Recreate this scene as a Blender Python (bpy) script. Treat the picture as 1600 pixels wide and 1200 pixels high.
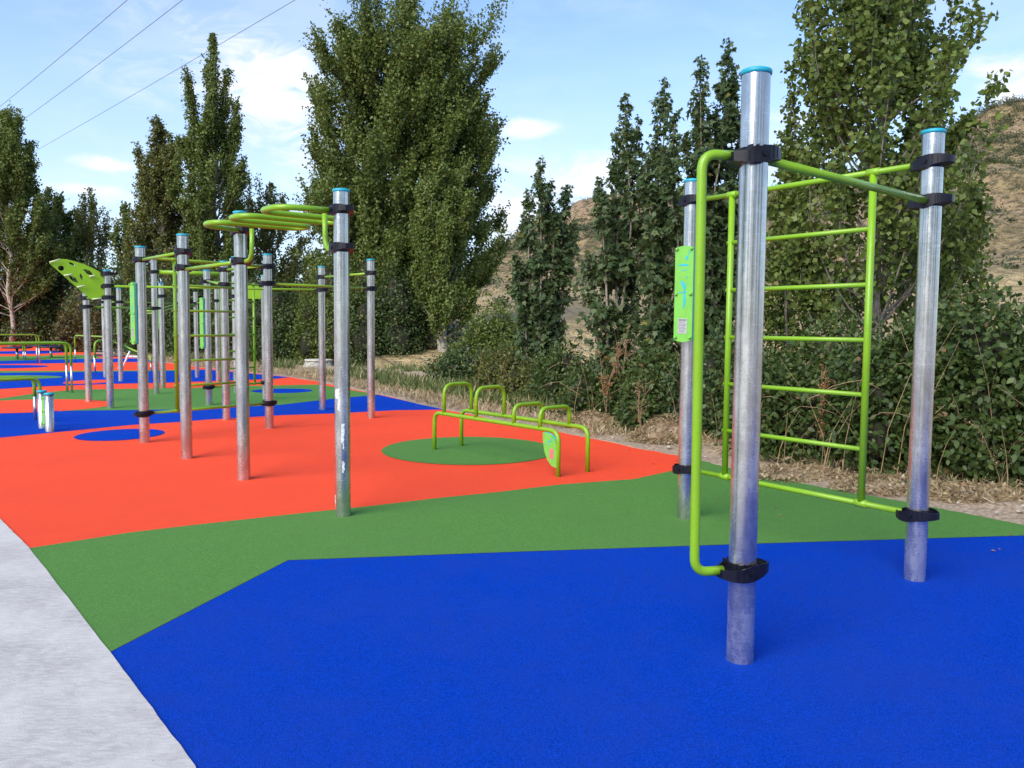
import bpy, math, random
import numpy as np
from mathutils import Vector, noise as mnoise
rng = np.random.default_rng(7); random.seed(7)
for o in list(bpy.data.objects): bpy.data.objects.remove(o)
scene = bpy.context.scene
COL = scene.collection
R = math.radians
# ------------------------------------------------------------------ camera
PITCH, ROLL, FPX, CAMH = 0.0697, 0.00834, 1307.4, 1.5
cF = Vector((0, math.cos(PITCH), -math.sin(PITCH)))
r0 = Vector((1, 0, 0)); u0 = Vector((0, math.sin(PITCH), math.cos(PITCH)))
cR = r0*math.cos(ROLL) + u0*math.sin(ROLL)
cU = u0*math.cos(ROLL) - r0*math.sin(ROLL)
cam = bpy.data.cameras.new('camera'); camo = bpy.data.objects.new('camera', cam); COL.objects.link(camo)
from mathutils import Matrix
M = Matrix((cR, cU, -cF)).transposed().to_4x4(); M.translation = (0, 0, CAMH)
camo.matrix_world = M
cam.sensor_width = 36; cam.lens = FPX*36/1600; cam.clip_start = .05; cam.clip_end = 3000
scene.camera = camo
EYE = Vector((0, 0, CAMH))
def ray(u, v): return cF + cR*((u-800)/FPX) - cU*((v-600)/FPX)
def gp(u, v, z=0.0):
    d = ray(u, v); t = (z-CAMH)/d.z
    return EYE + d*t
def proj(P):
    q = Vector(P)-EYE; w = q.dot(cF)
    return 800+FPX*q.dot(cR)/w, 600-FPX*q.dot(cU)/w
def at(u, Y):
    d = ray(u, 510); t = Y/d.y
    return Vector((d.x*t, Y, 0))
def zat(g, v):
    lo, hi = -2, 60
    for _ in range(40):
        m = (lo+hi)/2
        if proj((g[0], g[1], m))[1] > v: lo = m
        else: hi = m
    return m
def frac(P0, P1, u):
    lo, hi = 0., 1.
    s = proj(P1)[0] > proj(P0)[0]
    for _ in range(30):
        m = (lo+hi)/2
        if (proj(Vector(P0).lerp(Vector(P1), m))[0] < u) == s: lo = m
        else: hi = m
    return m
# ------------------------------------------------------------------ light
SUN_EL, SUN_AZ = R(38), R(215)      # azimuth clockwise from +Y: from behind the camera, to the left
scene.view_settings.view_transform = 'Standard'; scene.view_settings.look = 'None'
scene.view_settings.exposure = 1.95; scene.view_settings.gamma = 1; scene.view_settings.use_curve_mapping = False
sl = bpy.data.lights.new('sun', 'SUN'); sl.energy = 1.25; sl.angle = R(50); sl.color = (1, .90, .76)
so = bpy.data.objects.new('sun', sl); COL.objects.link(so)
sd = Vector((math.sin(SUN_AZ)*math.cos(SUN_EL), math.cos(SUN_AZ)*math.cos(SUN_EL), math.sin(SUN_EL)))
so.rotation_euler = sd.to_track_quat('Z', 'Y').to_euler(); so.location = sd*60

class NT:
    def __init__(s, nt): s.nt = nt; s.n = nt.nodes; s.l = nt.links
    def new(s, t, **k):
        n = s.n.new(t)
        for a, b in k.items(): setattr(n, a, b)
        return n
    def put(s, inp, v):
        if isinstance(v, (int, float)): inp.default_value = v
        elif isinstance(v, (tuple, list)): inp.default_value = v
        else: s.l.new(v, inp)
    def m(s, op, a, b=0.0, c=None, clamp=False):
        n = s.new('ShaderNodeMath', operation=op, use_clamp=clamp); s.put(n.inputs[0], a); s.put(n.inputs[1], b)
        if c is not None: s.put(n.inputs[2], c)
        return n.outputs[0]
    def noise(s, vec, scale, detail=3, rough=.55, dist=0.0):
        n = s.new('ShaderNodeTexNoise'); s.put(n.inputs['Vector'], vec)
        n.inputs['Scale'].default_value = scale; n.inputs['Detail'].default_value = detail
        n.inputs['Roughness'].default_value = rough; n.inputs['Distortion'].default_value = dist
        return n.outputs['Fac']
    def ramp(s, f, a, b, lo=0.0, hi=1.0):
        n = s.new('ShaderNodeMapRange', interpolation_type='SMOOTHSTEP'); s.put(n.inputs[0], f)
        for i, v in enumerate((a, b, lo, hi)): n.inputs[i+1].default_value = v
        return n.outputs[0]
    def mix(s, f, a, b, bt='MIX'):
        n = s.new('ShaderNodeMix', data_type='RGBA', blend_type=bt)
        s.put(n.inputs[0], f)
        for i, v in ((6, a), (7, b)):
            s.put(n.inputs[i], (*v, 1) if isinstance(v, tuple) and len(v) == 3 else v)
        return n.outputs[2]
    def vmul(s, v, t):
        n = s.new('ShaderNodeVectorMath', operation='MULTIPLY'); s.put(n.inputs[0], v); n.inputs[1].default_value = t
        return n.outputs[0]
    def bump(s, h, strength=.3, dist=.01):
        n = s.new('ShaderNodeBump'); n.inputs['Strength'].default_value = strength; n.inputs['Distance'].default_value = dist
        s.put(n.inputs['Height'], h); return n.outputs[0]

world = bpy.data.worlds.new('World'); scene.world = world; world.use_nodes = True
W = NT(world.node_tree); W.n.clear()
sky = W.new('ShaderNodeTexSky', sky_type='NISHITA', sun_disc=False)
sky.sun_elevation = SUN_EL; sky.sun_rotation = SUN_AZ; sky.air_density = 1.0; sky.dust_density = .8; sky.ozone_density = 1.6
tc = W.new('ShaderNodeTexCoord').outputs['Generated']
sx = W.new('ShaderNodeSeparateXYZ'); W.l.new(tc, sx.inputs[0])
az = W.m('ARCTAN2', sx.outputs[0], sx.outputs[1]); el = W.m('ARCSINE', sx.outputs[2])
cv = W.new('ShaderNodeCombineXYZ'); W.put(cv.inputs[0], az); W.put(cv.inputs[1], W.m('MULTIPLY', el, 2.6)); W.put(cv.inputs[2], W.m('MULTIPLY', az, -.5))
cl1 = W.noise(cv.outputs[0], 3.1, 7, .58, .5)
cl2 = W.noise(cv.outputs[0], 13.0, 6, .6, .8)
low = W.ramp(el, .62, .02)                      # thicker cloud towards the horizon
thin = W.m('MULTIPLY', W.ramp(W.m('ADD', cl1, W.m('MULTIPLY', low, .12)), .52, .80), .28)
BL = [(430, 130, 95, 62, 1.25), (165, 256, 48, 11, 1.0), (110, 294, 62, 9, .8), (822, 200, 62, 14, 1.0), (940, 285, 110, 50, 1.0),
      (1590, 110, 75, 30, 1.1), (1585, 150, 65, 16, .9), (800, 340, 60, 90, 1.1), (250, 20, 230, 70, .4), (220, 130, 120, 40, .45), (480, 260, 90, 60, .7),
      (1250, 230, 120, 60, .8), (190, 350, 60, 60, .7), (1180, 20, 90, 25, .3)]
tot = None
for (u, v, wu, wv, st) in BL:
    d = ray(u, v).normalized(); a0 = math.atan2(d.x, d.y); e0 = math.asin(d.z)
    dx = W.m('DIVIDE', W.m('SUBTRACT', az, a0), wu/FPX); dy = W.m('DIVIDE', W.m('SUBTRACT', el, e0), wv/FPX)
    dy = W.m('ADD', dy, W.m('MULTIPLY', dx, .12))
    q = W.m('ADD', W.m('MULTIPLY', dx, dx), W.m('MULTIPLY', dy, dy))
    g = W.m('MULTIPLY', W.m('EXPONENT', W.m('MULTIPLY', q, -1.0)), st)
    tot = g if tot is None else W.m('ADD', tot, g)
nn = W.m('ADD', W.m('MULTIPLY', cl2, 1.5), -.28)
blob = W.ramp(W.m('MULTIPLY', tot, nn), .08, .62)
cf = W.m('MAXIMUM', thin, blob, clamp=True)
hz = W.ramp(el, .5, 0.0, .0, .60)
c0 = W.mix(1.0, sky.outputs[0], (.86, 1.04, 1.26), 'MULTIPLY')
c1 = W.mix(hz, c0, (4.1, 4.8, 5.9))
c2 = W.mix(cf, c1, (5.0, 5.2, 5.75))
bg = W.new('ShaderNodeBackground'); W.put(bg.inputs[0], c2); bg.inputs[1].default_value = .055
wo = W.new('ShaderNodeOutputWorld'); W.l.new(bg.outputs[0], wo.inputs[0])

# ------------------------------------------------------------------ materials
def mat(name):
    m = bpy.data.materials.new(name); m.use_nodes = True
    t = NT(m.node_tree); b = t.n['Principled BSDF']
    return m, t, b
def rubber(name, c, scuff=0.0, dk=.42, lt=1.6, sp=.12):
    m, t, b = mat(name); P = t.new('ShaderNodeTexCoord').outputs['Object']
    g = t.noise(P, 150, 3, .75); g2 = t.noise(P, 300, 2, .6); big = t.noise(P, .9, 4); mid = t.noise(P, 7, 4, .6)
    f = t.m('ADD', t.m('MULTIPLY', g, .9), t.m('MULTIPLY', g2, .5))
    dark = tuple(x*dk for x in c); light = tuple(min(1, x*lt+.002) for x in c)
    col = t.mix(t.ramp(f, .46, .92), dark, light)
    col = t.mix(t.ramp(t.m('ADD', t.m('MULTIPLY', big, .6), t.m('MULTIPLY', mid, .4)), .35, .68, 0, .55), col, tuple(min(1, x*.84+.014) for x in c))
    if scuff:
        st = t.noise(t.vmul(P, (1.2, 6, 1)), 1.6, 7, .7, .6)
        col = t.mix(t.ramp(st, .66, .80, 0, scuff), col, (.30, .36, .50))
    spk = t.new('ShaderNodeTexVoronoi'); t.l.new(P, spk.inputs['Vector']); spk.inputs['Scale'].default_value = 9
    col = t.mix(t.ramp(spk.outputs['Distance'], .035, .02, 0, .55), col, (.16, .12, .09))
    t.put(b.inputs['Base Color'], col); b.inputs['Roughness'].default_value = .82
    b.inputs['Specular IOR Level'].default_value = sp
    t.put(b.inputs['Normal'], t.bump(f, .8, .008))
    return m
M_RED = rubber('rubber_red', (1.0, .078, .028), 0, .9, 1.35); M_GREEN = rubber('rubber_green', (.100, .255, .052))
M_BLUE = rubber('rubber_blue', (.0004, .049, .44), .16, .40, 1.6, .03)
def simple(name, c, rough=.5, metal=0.0, var=.12, scale=8.0, bmp=0.0, spec=.5):
    m, t, b = mat(name); P = t.new('ShaderNodeTexCoord').outputs['Object']
    n = t.noise(P, scale, 5, .6)
    col = t.mix(t.ramp(n, .3, .7), tuple(x*(1-var) for x in c), tuple(min(1, x*(1+var)) for x in c))
    t.put(b.inputs['Base Color'], col); b.inputs['Roughness'].default_value = rough; b.inputs['Metallic'].default_value = metal
    b.inputs['Specular IOR Level'].default_value = spec
    if name == 'lime_paint':
        sc_ = t.noise(t.vmul(P, (30, 30, 9)), 3.0, 4, .8); col = t.mix(t.ramp(sc_, .66, .74, 0, .35), col, (.13, .22, .03)); t.put(b.inputs['Base Color'], col)
        t.put(b.inputs['Roughness'], t.ramp(sc_, .3, .7, .22, .42)); t.put(b.inputs['Normal'], t.bump(t.noise(P, 220, 2, .5), .05, .002))
    if bmp: t.put(b.inputs['Normal'], t.bump(n, bmp, .01))
    return m
def galv():
    m, t, b = mat('galvanised_steel'); tcn = t.new('ShaderNodeTexCoord')
    oi = t.new('ShaderNodeObjectInfo')
    ad = t.new('ShaderNodeVectorMath', operation='ADD'); t.l.new(tcn.outputs['Object'], ad.inputs[0])
    sc = t.new('ShaderNodeVectorMath', operation='SCALE'); t.put(sc.inputs[0], (13., 7., 5.)); t.l.new(oi.outputs['Random'], sc.inputs['Scale'])
    t.l.new(sc.outputs[0], ad.inputs[1]); P = ad.outputs[0]
    blot = t.noise(t.vmul(P, (1, 1, .35)), 9, 6, .65); fine = t.noise(P, 75, 4, .7)
    ring = t.noise(t.vmul(P, (.6, .6, 16)), 5, 5, .75); vert = t.noise(t.vmul(P, (14, 14, .25)), 2.2, 4, .6)
    scr = t.noise(t.vmul(P, (3, 3, 60)), 3.0, 2, .5)
    z = t.new('ShaderNodeSeparateXYZ'); t.l.new(tcn.outputs['Object'], z.inputs[0])
    low = t.ramp(z.outputs[2], 2.0, 1.0)     # the handled lower length is duller and more blotched
    f = t.m('ADD', t.m('ADD', t.m('MULTIPLY', blot, .62), t.m('MULTIPLY', fine, .18)), t.m('MULTIPLY', ring, .16))
    f = t.m('ADD', f, t.m('MULTIPLY', t.m('SUBTRACT', low, .5), .06))
    vo = t.new('ShaderNodeTexVoronoi'); t.l.new(t.vmul(P, (1, 1, .6)), vo.inputs['Vector']); vo.inputs['Scale'].default_value = 55
    sg_ = t.new('ShaderNodeSeparateColor'); t.l.new(vo.outputs['Color'], sg_.inputs[0])
    f = t.m('ADD', f, t.m('MULTIPLY', t.m('SUBTRACT', sg_.outputs[0], .5), .05))
    col = t.mix(t.ramp(f, .36, .62), (.43, .428, .415), (.64, .637, .62))
    col = t.mix(t.m('MULTIPLY', t.ramp(scr, .66, .74), .45), col, (.90, .91, .92))
    t.put(b.inputs['Base Color'], col)
    met = t.m('SUBTRACT', .92, t.m('MULTIPLY', t.ramp(f, .50, .72), .14)); t.put(b.inputs['Metallic'], met)
    rg = t.m('ADD', t.m('MULTIPLY', t.ramp(f, .36, .64), .09), .16)
    rg = t.m('ADD', rg, t.m('MULTIPLY', low, .05)); t.put(b.inputs['Roughness'], rg)
    t.put(b.inputs['Normal'], t.bump(t.m('ADD', t.m('MULTIPLY', vert, .10), t.m('MULTIPLY', f, .35)), .13, .006))
    return m
M_GALV = galv()
M_LIME = simple('lime_paint', (.195, .385, .010), .30, 0, .05, 5, 0, .5)
M_CLAMP = simple('black_plastic', (.006, .006, .012), .38, 0, .3, 30, .1, .3)
M_CAP = simple('cyan_plastic', (.012, .33, .44), .45, 0, .08, 6)
M_PANEL = simple('lime_panel', (.165, .47, .060), .42, 0, .06, 12)
M_PANELB = simple('cyan_panel', (.02, .40, .48), .45, 0, .06, 12)
M_LABEL = simple('label_plate', (.42, .42, .42), .4, .2, .1, 40)
M_PINK = simple('label_plate_pink', (.62, .16, .17), .4, 0, .1, 40)
M_INK = simple('label_ink', (.08, .08, .09), .6)
M_WHITE = simple('white_steel', (.72, .72, .72), .35)
M_NAVY = simple('navy_pad', (.012, .02, .06), .5)
M_WIRE = simple('cable', (.16, .17, .20), .6, .3)
M_STONE = simple('weathered_concrete', (.34, .32, .28), .9, 0, .35, 14, .6)
M_SLAB = simple('slab_concrete', (.50, .47, .40), .9, 0, .2, 10, .4)
M_TAPE = simple('tape_residue', (.66, .68, .70), .6, 0, .2, 60, .3)
M_DRY = simple('dry_stalk', (.30, .21, .11), .9, 0, .35, 3)
M_DRYL = simple('dead_leaf', (.26, .135, .06), .9, 0, .5, 9)
def bark(name, a, b_, sc=6):
    m, t, b = mat(name); P = t.new('ShaderNodeTexCoord').outputs['Object']
    n = t.noise(t.vmul(P, (1, 1, .3)), sc, 6, .65); n2 = t.noise(t.vmul(P, (1, 1, 3)), sc*1.6, 4, .6)
    col = t.mix(t.ramp(t.m('ADD', t.m('MULTIPLY', n, .6), t.m('MULTIPLY', n2, .4)), .38, .62), a, b_)
    t.put(b.inputs['Base Color'], col); b.inputs['Roughness'].default_value = .9
    t.put(b.inputs['Normal'], t.bump(n, .6, .03)); return m
M_BARK = bark('bark_grey', (.10, .085, .065), (.27, .245, .20)); M_BARKW = bark('bark_pale', (.20, .18, .14), (.50, .47, .40))
M_BARKCORE = bark('bark_and_core_dark', (.012, .012, .006), (.030, .028, .014))  # near black for the bush cores, also bark of the largest poplar
def leafmat(name, a, b_, c, trans=.28, rough=.5, yel=(.20, .18, .04), yf=.012):
    m, t, b = mat(name)
    at_ = t.new('ShaderNodeAttribute', attribute_name='rnd'); f = at_.outputs['Fac']
    P = t.new('ShaderNodeTexCoord').outputs['Object']; cl = t.noise(P, 1.1, 4, .6)
    col = t.mix(t.ramp(f, 0, .6), a, b_); col = t.mix(t.ramp(f, .6, 1.0), col, c)
    col = t.mix(t.ramp(cl, .35, .7, 0, .5), col, t.mix(.5, b_, c))
    col = t.mix(t.m('GREATER_THAN', f, 1-yf), col, yel)
    t.put(b.inputs['Base Color'], col); b.inputs['Roughness'].default_value = rough; b.inputs['Specular IOR Level'].default_value = .35
    tr = t.new('ShaderNodeBsdfTranslucent'); t.put(tr.inputs[0], t.mix(.5, col, (.16, .22, .03)))
    mx = t.new('ShaderNodeMixShader'); mx.inputs[0].default_value = trans
    t.l.new(b.outputs[0], mx.inputs[1]); t.l.new(tr.outputs[0], mx.inputs[2])
    t.l.new(mx.outputs[0], t.n['Material Output'].inputs[0]); return m
M_POP = leafmat('poplar_leaf', (0.060, 0.095, 0.019), (0.106, 0.154, 0.029), (0.188, 0.224, 0.051))
M_POPN = leafmat('near_poplar_leaf', (0.062, 0.105, 0.022), (0.106, 0.160, 0.031), (0.188, 0.230, 0.055), .32)
M_OLIVE = leafmat('olive_green_leaf', (0.065, 0.079, 0.019), (0.119, 0.134, 0.031), (0.194, 0.198, 0.053), yf=.02)
M_MAP = leafmat('maple_leaf', (.034, .068, .026), (.060, .108, .038), (.115, .150, .058), .26, yf=.008)
M_BRA = leafmat('bramble_leaf', (.024, .050, .011), (.050, .088, .019), (.105, .140, .036), .2, .5, (.20, .11, .05), .012)
M_DARK = leafmat('dark_leaf', (0.030, 0.055, 0.018), (0.052, 0.089, 0.024), (0.092, 0.131, 0.035), .18)
M_REDL = leafmat('russet_leaf', (0.062, 0.051, 0.015), (0.106, 0.083, 0.025), (0.175, 0.115, 0.034), .2)
M_GRASS = leafmat('grass_blade', (.050, .085, .020), (.095, .135, .036), (.19, .20, .07), .2, .6, (.38, .31, .16), .14)
M_STRAW = leafmat('straw_blade', (.21, .155, .085), (.36, .28, .155), (.52, .43, .28), .1, .7, (.28, .16, .08), .08)
M_SCRUB = leafmat('scrub_leaf', (.035, .045, .018), (.06, .075, .03), (.10, .105, .05), .1)
def soil():
    m, t, b = mat('dry_soil'); P = t.new('ShaderNodeTexCoord').outputs['Object']
    a = t.noise(P, .8, 6, .6); f = t.noise(P, 22, 6, .7); gr = t.noise(P, 90, 3, .7)
    col = t.mix(t.ramp(f, .35, .66), (.27, .195, .125), (.60, .465, .325))
    col = t.mix(t.ramp(gr, .58, .7, 0, .6), col, (.56, .47, .36))
    col = t.mix(t.ramp(a, .46, .66, 0, .45), col, (.29, .25, .15))
    t.put(b.inputs['Base Color'], col); b.inputs['Roughness'].default_value = .95
    t.put(b.inputs['Normal'], t.bump(t.m('ADD', f, gr), .7, .03)); return m
M_SOIL = soil()
def conc():
    m, t, b = mat('concrete_path'); P = t.new('ShaderNodeTexCoord').outputs['Object']
    a = t.noise(P, 1.6, 7, .62, .4); f = t.noise(t.vmul(P, (1, 3, 1)), 16, 6, .7, .5); gr = t.noise(P, 150, 3, .7)
    col = t.mix(t.ramp(a, .35, .65), (.37, .35, .33), (.53, .505, .475))
    col = t.mix(t.ramp(f, .42, .62, 0, .5), col, (.60, .58, .55))
    col = t.mix(t.ramp(gr, .40, .28, 0, .35), col, (.28, .27, .26))
    crk = t.noise(t.vmul(P, (2, 9, 1)), 5, 8, .75, 1.0)
    col = t.mix(t.ramp(crk, .66, .72, 0, .5), col, (.30, .29, .28))
    st = t.noise(P, .55, 5, .6, 1.2); col = t.mix(t.ramp(st, .52, .66, 0, .45), col, (.42, .39, .35))
    sp_ = t.new('ShaderNodeTexVoronoi'); t.l.new(P, sp_.inputs['Vector']); sp_.inputs['Scale'].default_value = 14
    col = t.mix(t.ramp(sp_.outputs['Distance'], .06, .03, 0, .7), col, (.16, .14, .12))
    t.put(b.inputs['Base Color'], col); b.inputs['Roughness'].default_value = .88
    t.put(b.inputs['Normal'], t.bump(t.m('ADD', t.m('MULTIPLY', f, .8), t.m('MULTIPLY', gr, .5)), .5, .008)); return m
M_CONC = conc()
def hillm():
    m, t, b = mat('hill_ground'); P = t.new('ShaderNodeTexCoord').outputs['Object']
    a = t.noise(P, .035, 6, .6); f = t.noise(P, .5, 6, .72); s = t.noise(P, 1.3, 4, .7)
    col = t.mix(t.ramp(f, .40, .60), (.19, .138, .062), (.39, .29, .135))
    col = t.mix(t.ramp(a, .50, .62, 0, .7), col, (.44, .30, .18))
    col = t.mix(t.ramp(s, .50, .56, 0, .85), col, (.085, .078, .032))
    col = t.mix(t.ramp(s, .40, .34, 0, .5), col, (.44, .35, .23))
    z = t.new('ShaderNodeSeparateXYZ'); t.l.new(P, z.inputs[0])
    col = t.mix(t.ramp(z.outputs[2], 5.6, 3.6, 0, .85), col, t.mix(t.ramp(s, .4, .6), (.56, .43, .22), (.40, .30, .14)))
    t.put(b.inputs['Base Color'], col); b.inputs['Roughness'].default_value = 1
    t.put(b.inputs['Normal'], t.bump(t.m('ADD', f, s), 1.0, 1.0)); return m
M_HILL = hillm()

# ------------------------------------------------------------------ mesh helpers
def mesh(name, V, Fc, m, smooth=True):
    me = bpy.data.meshes.new(name); me.from_pydata([tuple(v) for v in V], [], Fc); me.materials.append(m)
    if smooth: me.polygons.foreach_set('use_smooth', [True]*len(me.polygons))
    me.update(); return me
LOC = {}
def link(name, data, parent=None, loc=(0, 0, 0), rz=0.0, label=None, cat=None, group=None, kind=None):
    o = bpy.data.objects.new(name, data); COL.objects.link(o)
    loc = Vector(loc)
    if parent: o.parent = parent; o.location = loc - LOC[parent.name]
    else: o.location = loc
    LOC[o.name] = loc; o.rotation_euler = (0, 0, rz)
    if label: o['label'] = label
    if cat: o['category'] = cat
    if group: o['group'] = group
    if kind: o['kind'] = kind
    return o
def empty(name, loc, label, cat, group=None):
    o = link(name, None, None, loc, 0, label, cat, group); o.empty_display_size = .2; return o
def fillet(pts, r, n=7):
    out = [Vector(pts[0])]
    for i in range(1, len(pts)-1):
        p, a, c = Vector(pts[i]), Vector(pts[i-1]), Vector(pts[i+1])
        d1 = (a-p); d2 = (c-p); l1 = d1.length; l2 = d2.length; d1.normalize(); d2.normalize()
        rr = min(r, l1*.49, l2*.49)
        for k in range(n+1):
            t = k/n; out.append((p+d1*rr)*(1-t)**2 + p*2*t*(1-t) + (p+d2*rr)*t*t)
    out.append(Vector(pts[-1])); return out
def sweep(V, Fc, pts, rad, n=14, cap=True):
    pts = [Vector(p) for p in pts]
    pts = [p for i, p in enumerate(pts) if i == 0 or (p-pts[i-1]).length > 1e-6]
    rs = rad if isinstance(rad, (list, tuple)) else [rad]*len(pts)
    if len(rs) != len(pts): rs = [rs[0]+(rs[-1]-rs[0])*i/(len(pts)-1) for i in range(len(pts))]
    T = [(pts[min(i+1, len(pts)-1)]-pts[max(i-1, 0)]).normalized() for i in range(len(pts))]
    up = Vector((0, 0, 1)) if abs(T[0].z) < .9 else Vector((1, 0, 0))
    nrm = (up - T[0]*up.dot(T[0])).normalized(); base = len(V)
    for i, p in enumerate(pts):
        nrm = (nrm - T[i]*nrm.dot(T[i])).normalized(); b = T[i].cross(nrm)
        for k in range(n):
            a = 2*math.pi*k/n; V.append(p + (nrm*math.cos(a)+b*math.sin(a))*rs[i])
    for i in range(len(pts)-1):
        for k in range(n):
            a = base+i*n+k; b2 = base+i*n+(k+1) % n
            Fc.append((a, b2, b2+n, a+n))
    if cap:
        Fc.append(tuple(base+k for k in reversed(range(n)))); e = base+(len(pts)-1)*n
        Fc.append(tuple(e+k for k in range(n)))
def tube(name, pts, rad, m, parent=None, r=0.0, n=14, **k):
    """a tube through world points, object origin at its first point"""
    P = fillet(pts, r) if r else [Vector(p) for p in pts]
    o0 = P[0].copy(); V = []; Fc = []
    sweep(V, Fc, [p-o0 for p in P], rad, n)
    return link(name, mesh(name, V, Fc, m), parent, o0, **k)
def flat_shade(me):
    me.polygons.foreach_set('use_smooth', [False]*len(me.polygons))
def polysheet(name, pts, z, m, thick=0.0, **k):
    V = [Vector((p[0], p[1], z)) for p in pts]; n = len(V)
    Fc = [tuple(range(n))]
    area = sum(V[i].x*V[(i+1) % n].y - V[(i+1) % n].x*V[i].y for i in range(n))
    if area < 0: Fc = [tuple(reversed(range(n)))]
    me = mesh(name, V, Fc, m, False)
    return link(name, me, **k)
def box(V, Fc, c, s, bev=0.0):
    b = len(V); x, y, z = s[0]/2, s[1]/2, s[2]/2
    for dz in (-z, z):
        for dx, dy in ((-x, -y), (x, -y), (x, y), (-x, y)): V.append(Vector((c[0]+dx, c[1]+dy, c[2]+dz)))
    for f in ((3, 2, 1, 0), (4, 5, 6, 7), (0, 1, 5, 4), (1, 2, 6, 5), (2, 3, 7, 6), (3, 0, 4, 7)): Fc.append(tuple(b+i for i in f))
def lathe(V, Fc, prof, n=40, c=(0, 0, 0)):
    b = len(V)
    for r, z in prof:
        for k in range(n):
            a = 2*math.pi*k/n; V.append(Vector((c[0]+r*math.cos(a), c[1]+r*math.sin(a), c[2]+z)))
    for i in range(len(prof)-1):
        for k in range(n): Fc.append((b+i*n+k, b+i*n+(k+1) % n, b+(i+1)*n+(k+1) % n, b+(i+1)*n+k))
    e = b+(len(prof)-1)*n; Fc.append(tuple(e+k for k in range(n)))

# ------------------------------------------------------------------ ground
EDGE = [(-41, 70), (-29.4, 52.6), (-21.9, 42.9), (-9.95, 27.6), (-6.38, 23.7), (-5.06, 21.84), (-4.24, 20.31), (-2.71, 17.66), (-1.26, 14.92),
        (.58, 12.), (1.46, 10.5), (1.95, 9.69), (2.55, 8.54), (2.93, 7.8), (3.40, 7.2), (3.74, 6.68), (4.0, 6.26), (6.2, 3.0), (8.0, .5), (9.5, -2)]
LEFT = [(1.6, -2), (-1.06, 2.73), (-1.82, 3.71), (-3.19, 5.45), (-3.87, 6.25), (-7.2, 10.0), (-12, 15.0), (-26, 29.0), (-60, 62)]
G2 = lambda L: [gp(u, v)[:2] for u, v in L]
V, Fc = [], []
for i in range(41):
    for j in range(41): V.append(Vector((-300+15*i, -60+12*j, -.03)))
for i in range(40):
    for j in range(40): a = i*41+j; Fc.append((a, a+41, a+42, a+1))
link('ground', mesh('ground', V, Fc, M_SOIL), kind='structure')
polysheet('playground_surface', EDGE + LEFT + [(-75, 78)], 0.0, M_RED, kind='structure')
# concrete path on the left, flush with the rubber; its edge wavers by a few millimetres
cp = [Vector(p) for p in LEFT]; ce = []
for i in range(len(cp)-1):
    for k in range(14 if i < 6 else 3):
        t = k/(14 if i < 6 else 3); p = cp[i].lerp(cp[i+1], t); ce.append((p.x+mnoise.noise((p.x*9, p.y*9, 0))*.008, p.y))
V = [Vector((a, b, .009)) for a, b in ce] + [Vector((a-7, b-6, .009)) for a, b in ce]; n = len(ce)
link('concrete_path', mesh('concrete_path', V, [(i, i+n, i+n+1, i+1) for i in range(n-1)], M_CONC, False), kind='structure')
def patch(pts, lvl, m, name='rubber_patch'):
    return polysheet(name, pts, .0018*lvl, m, kind='structure')
L_ = lambda i: LEFT[i]
far_left = lambda y: (-y*.98, y)
patch(G2([(450, 876), (800, 863), (1180, 850), (1610, 837)]) + [(4.18, 6.10), (6.2, 3.0), (8.0, .5), (9.4, -2), (1.6, -2), L_(1), L_(2)], 1, M_BLUE, 'blue_rubber')
patch([L_(2)] + G2([(450, 876), (800, 863), (1180, 850), (1610, 837)]) + [(4.15, 6.08), (4.0, 6.26), (3.74, 6.68), (3.40, 7.2), (2.93, 7.8), (2.55, 8.54), (2.09, 9.42)]
      + G2([(1050, 736), (990, 749), (880, 757), (780, 769), (680, 779), (580, 791), (492, 800), (292, 822), (200, 833)]) + [L_(3)], 2, M_GREEN, 'green_rubber')
rb2 = [(0, 684), (124, 672), (206, 664), (286, 659), (320, 656), (436, 649), (523, 646), (620, 641), (694, 640)]
gb2 = [(0, 646), (110, 642), (286, 640), (436, 633), (523, 623), (592, 617)]
gr2 = [(0, 623), (55, 615), (115, 609), (176, 608), (283, 606.5), (392, 603), (499, 601)]
br3 = [(0, 608), (66, 604), (170, 600), (264, 598), (429, 592), (452, 589.5)]
gb3 = [(0, 583), (160, 581), (283, 579.5), (322, 577.5)]
rg3 = [(0, 580), (160, 579.5), (300, 578)]
bg4 = [(0, 569), (217, 565.5), (262, 566)]
def band(lo, hi, lvl, m, nm, ext=(-3.4, 2.2)):
    lo = G2(lo); hi = G2(hi)
    l0 = (lo[0][0]*1.35, lo[0][1]*1.08); h0 = (hi[0][0]*1.35, hi[0][1]*1.08)
    patch(lo + hi[::-1] + [h0, l0], lvl, m, nm)
band(rb2, gb2, 1, M_BLUE, 'blue_rubber')
band(gb2, gr2, 2, M_GREEN, 'green_rubber')
band(br3, gb3, 3, M_BLUE, 'blue_rubber')
band(gb3, rg3, 4, M_GREEN, 'green_rubber')
band(bg4, [(0, 564), (130, 561), (216, 560), (228, 561)], 1, M_BLUE, 'blue_rubber')
band([(0, 564), (130, 561), (160, 560)], [(0, 557), (60, 556), (135, 554), (150, 556)], 2, M_GREEN, 'green_rubber')
band([(0, 553), (60, 553), (115, 550)], [(0, 549), (60, 548), (100, 547.5)], 3, M_BLUE, 'blue_rubber')
def ell(cu, cv, lvl, m, nm, edge_u, edge_v, ratio=1.0):
    """a round spot on the ground: centre pixel and a pixel on its right rim"""
    c = gp(cu, cv); e = gp(edge_u, edge_v); r = (e-c).length
    patch([(c.x+r*math.cos(a)*ratio, c.y+r*math.sin(a)) for a in [2*math.pi*k/64 for k in range(64)]], lvl, m, nm)
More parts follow.
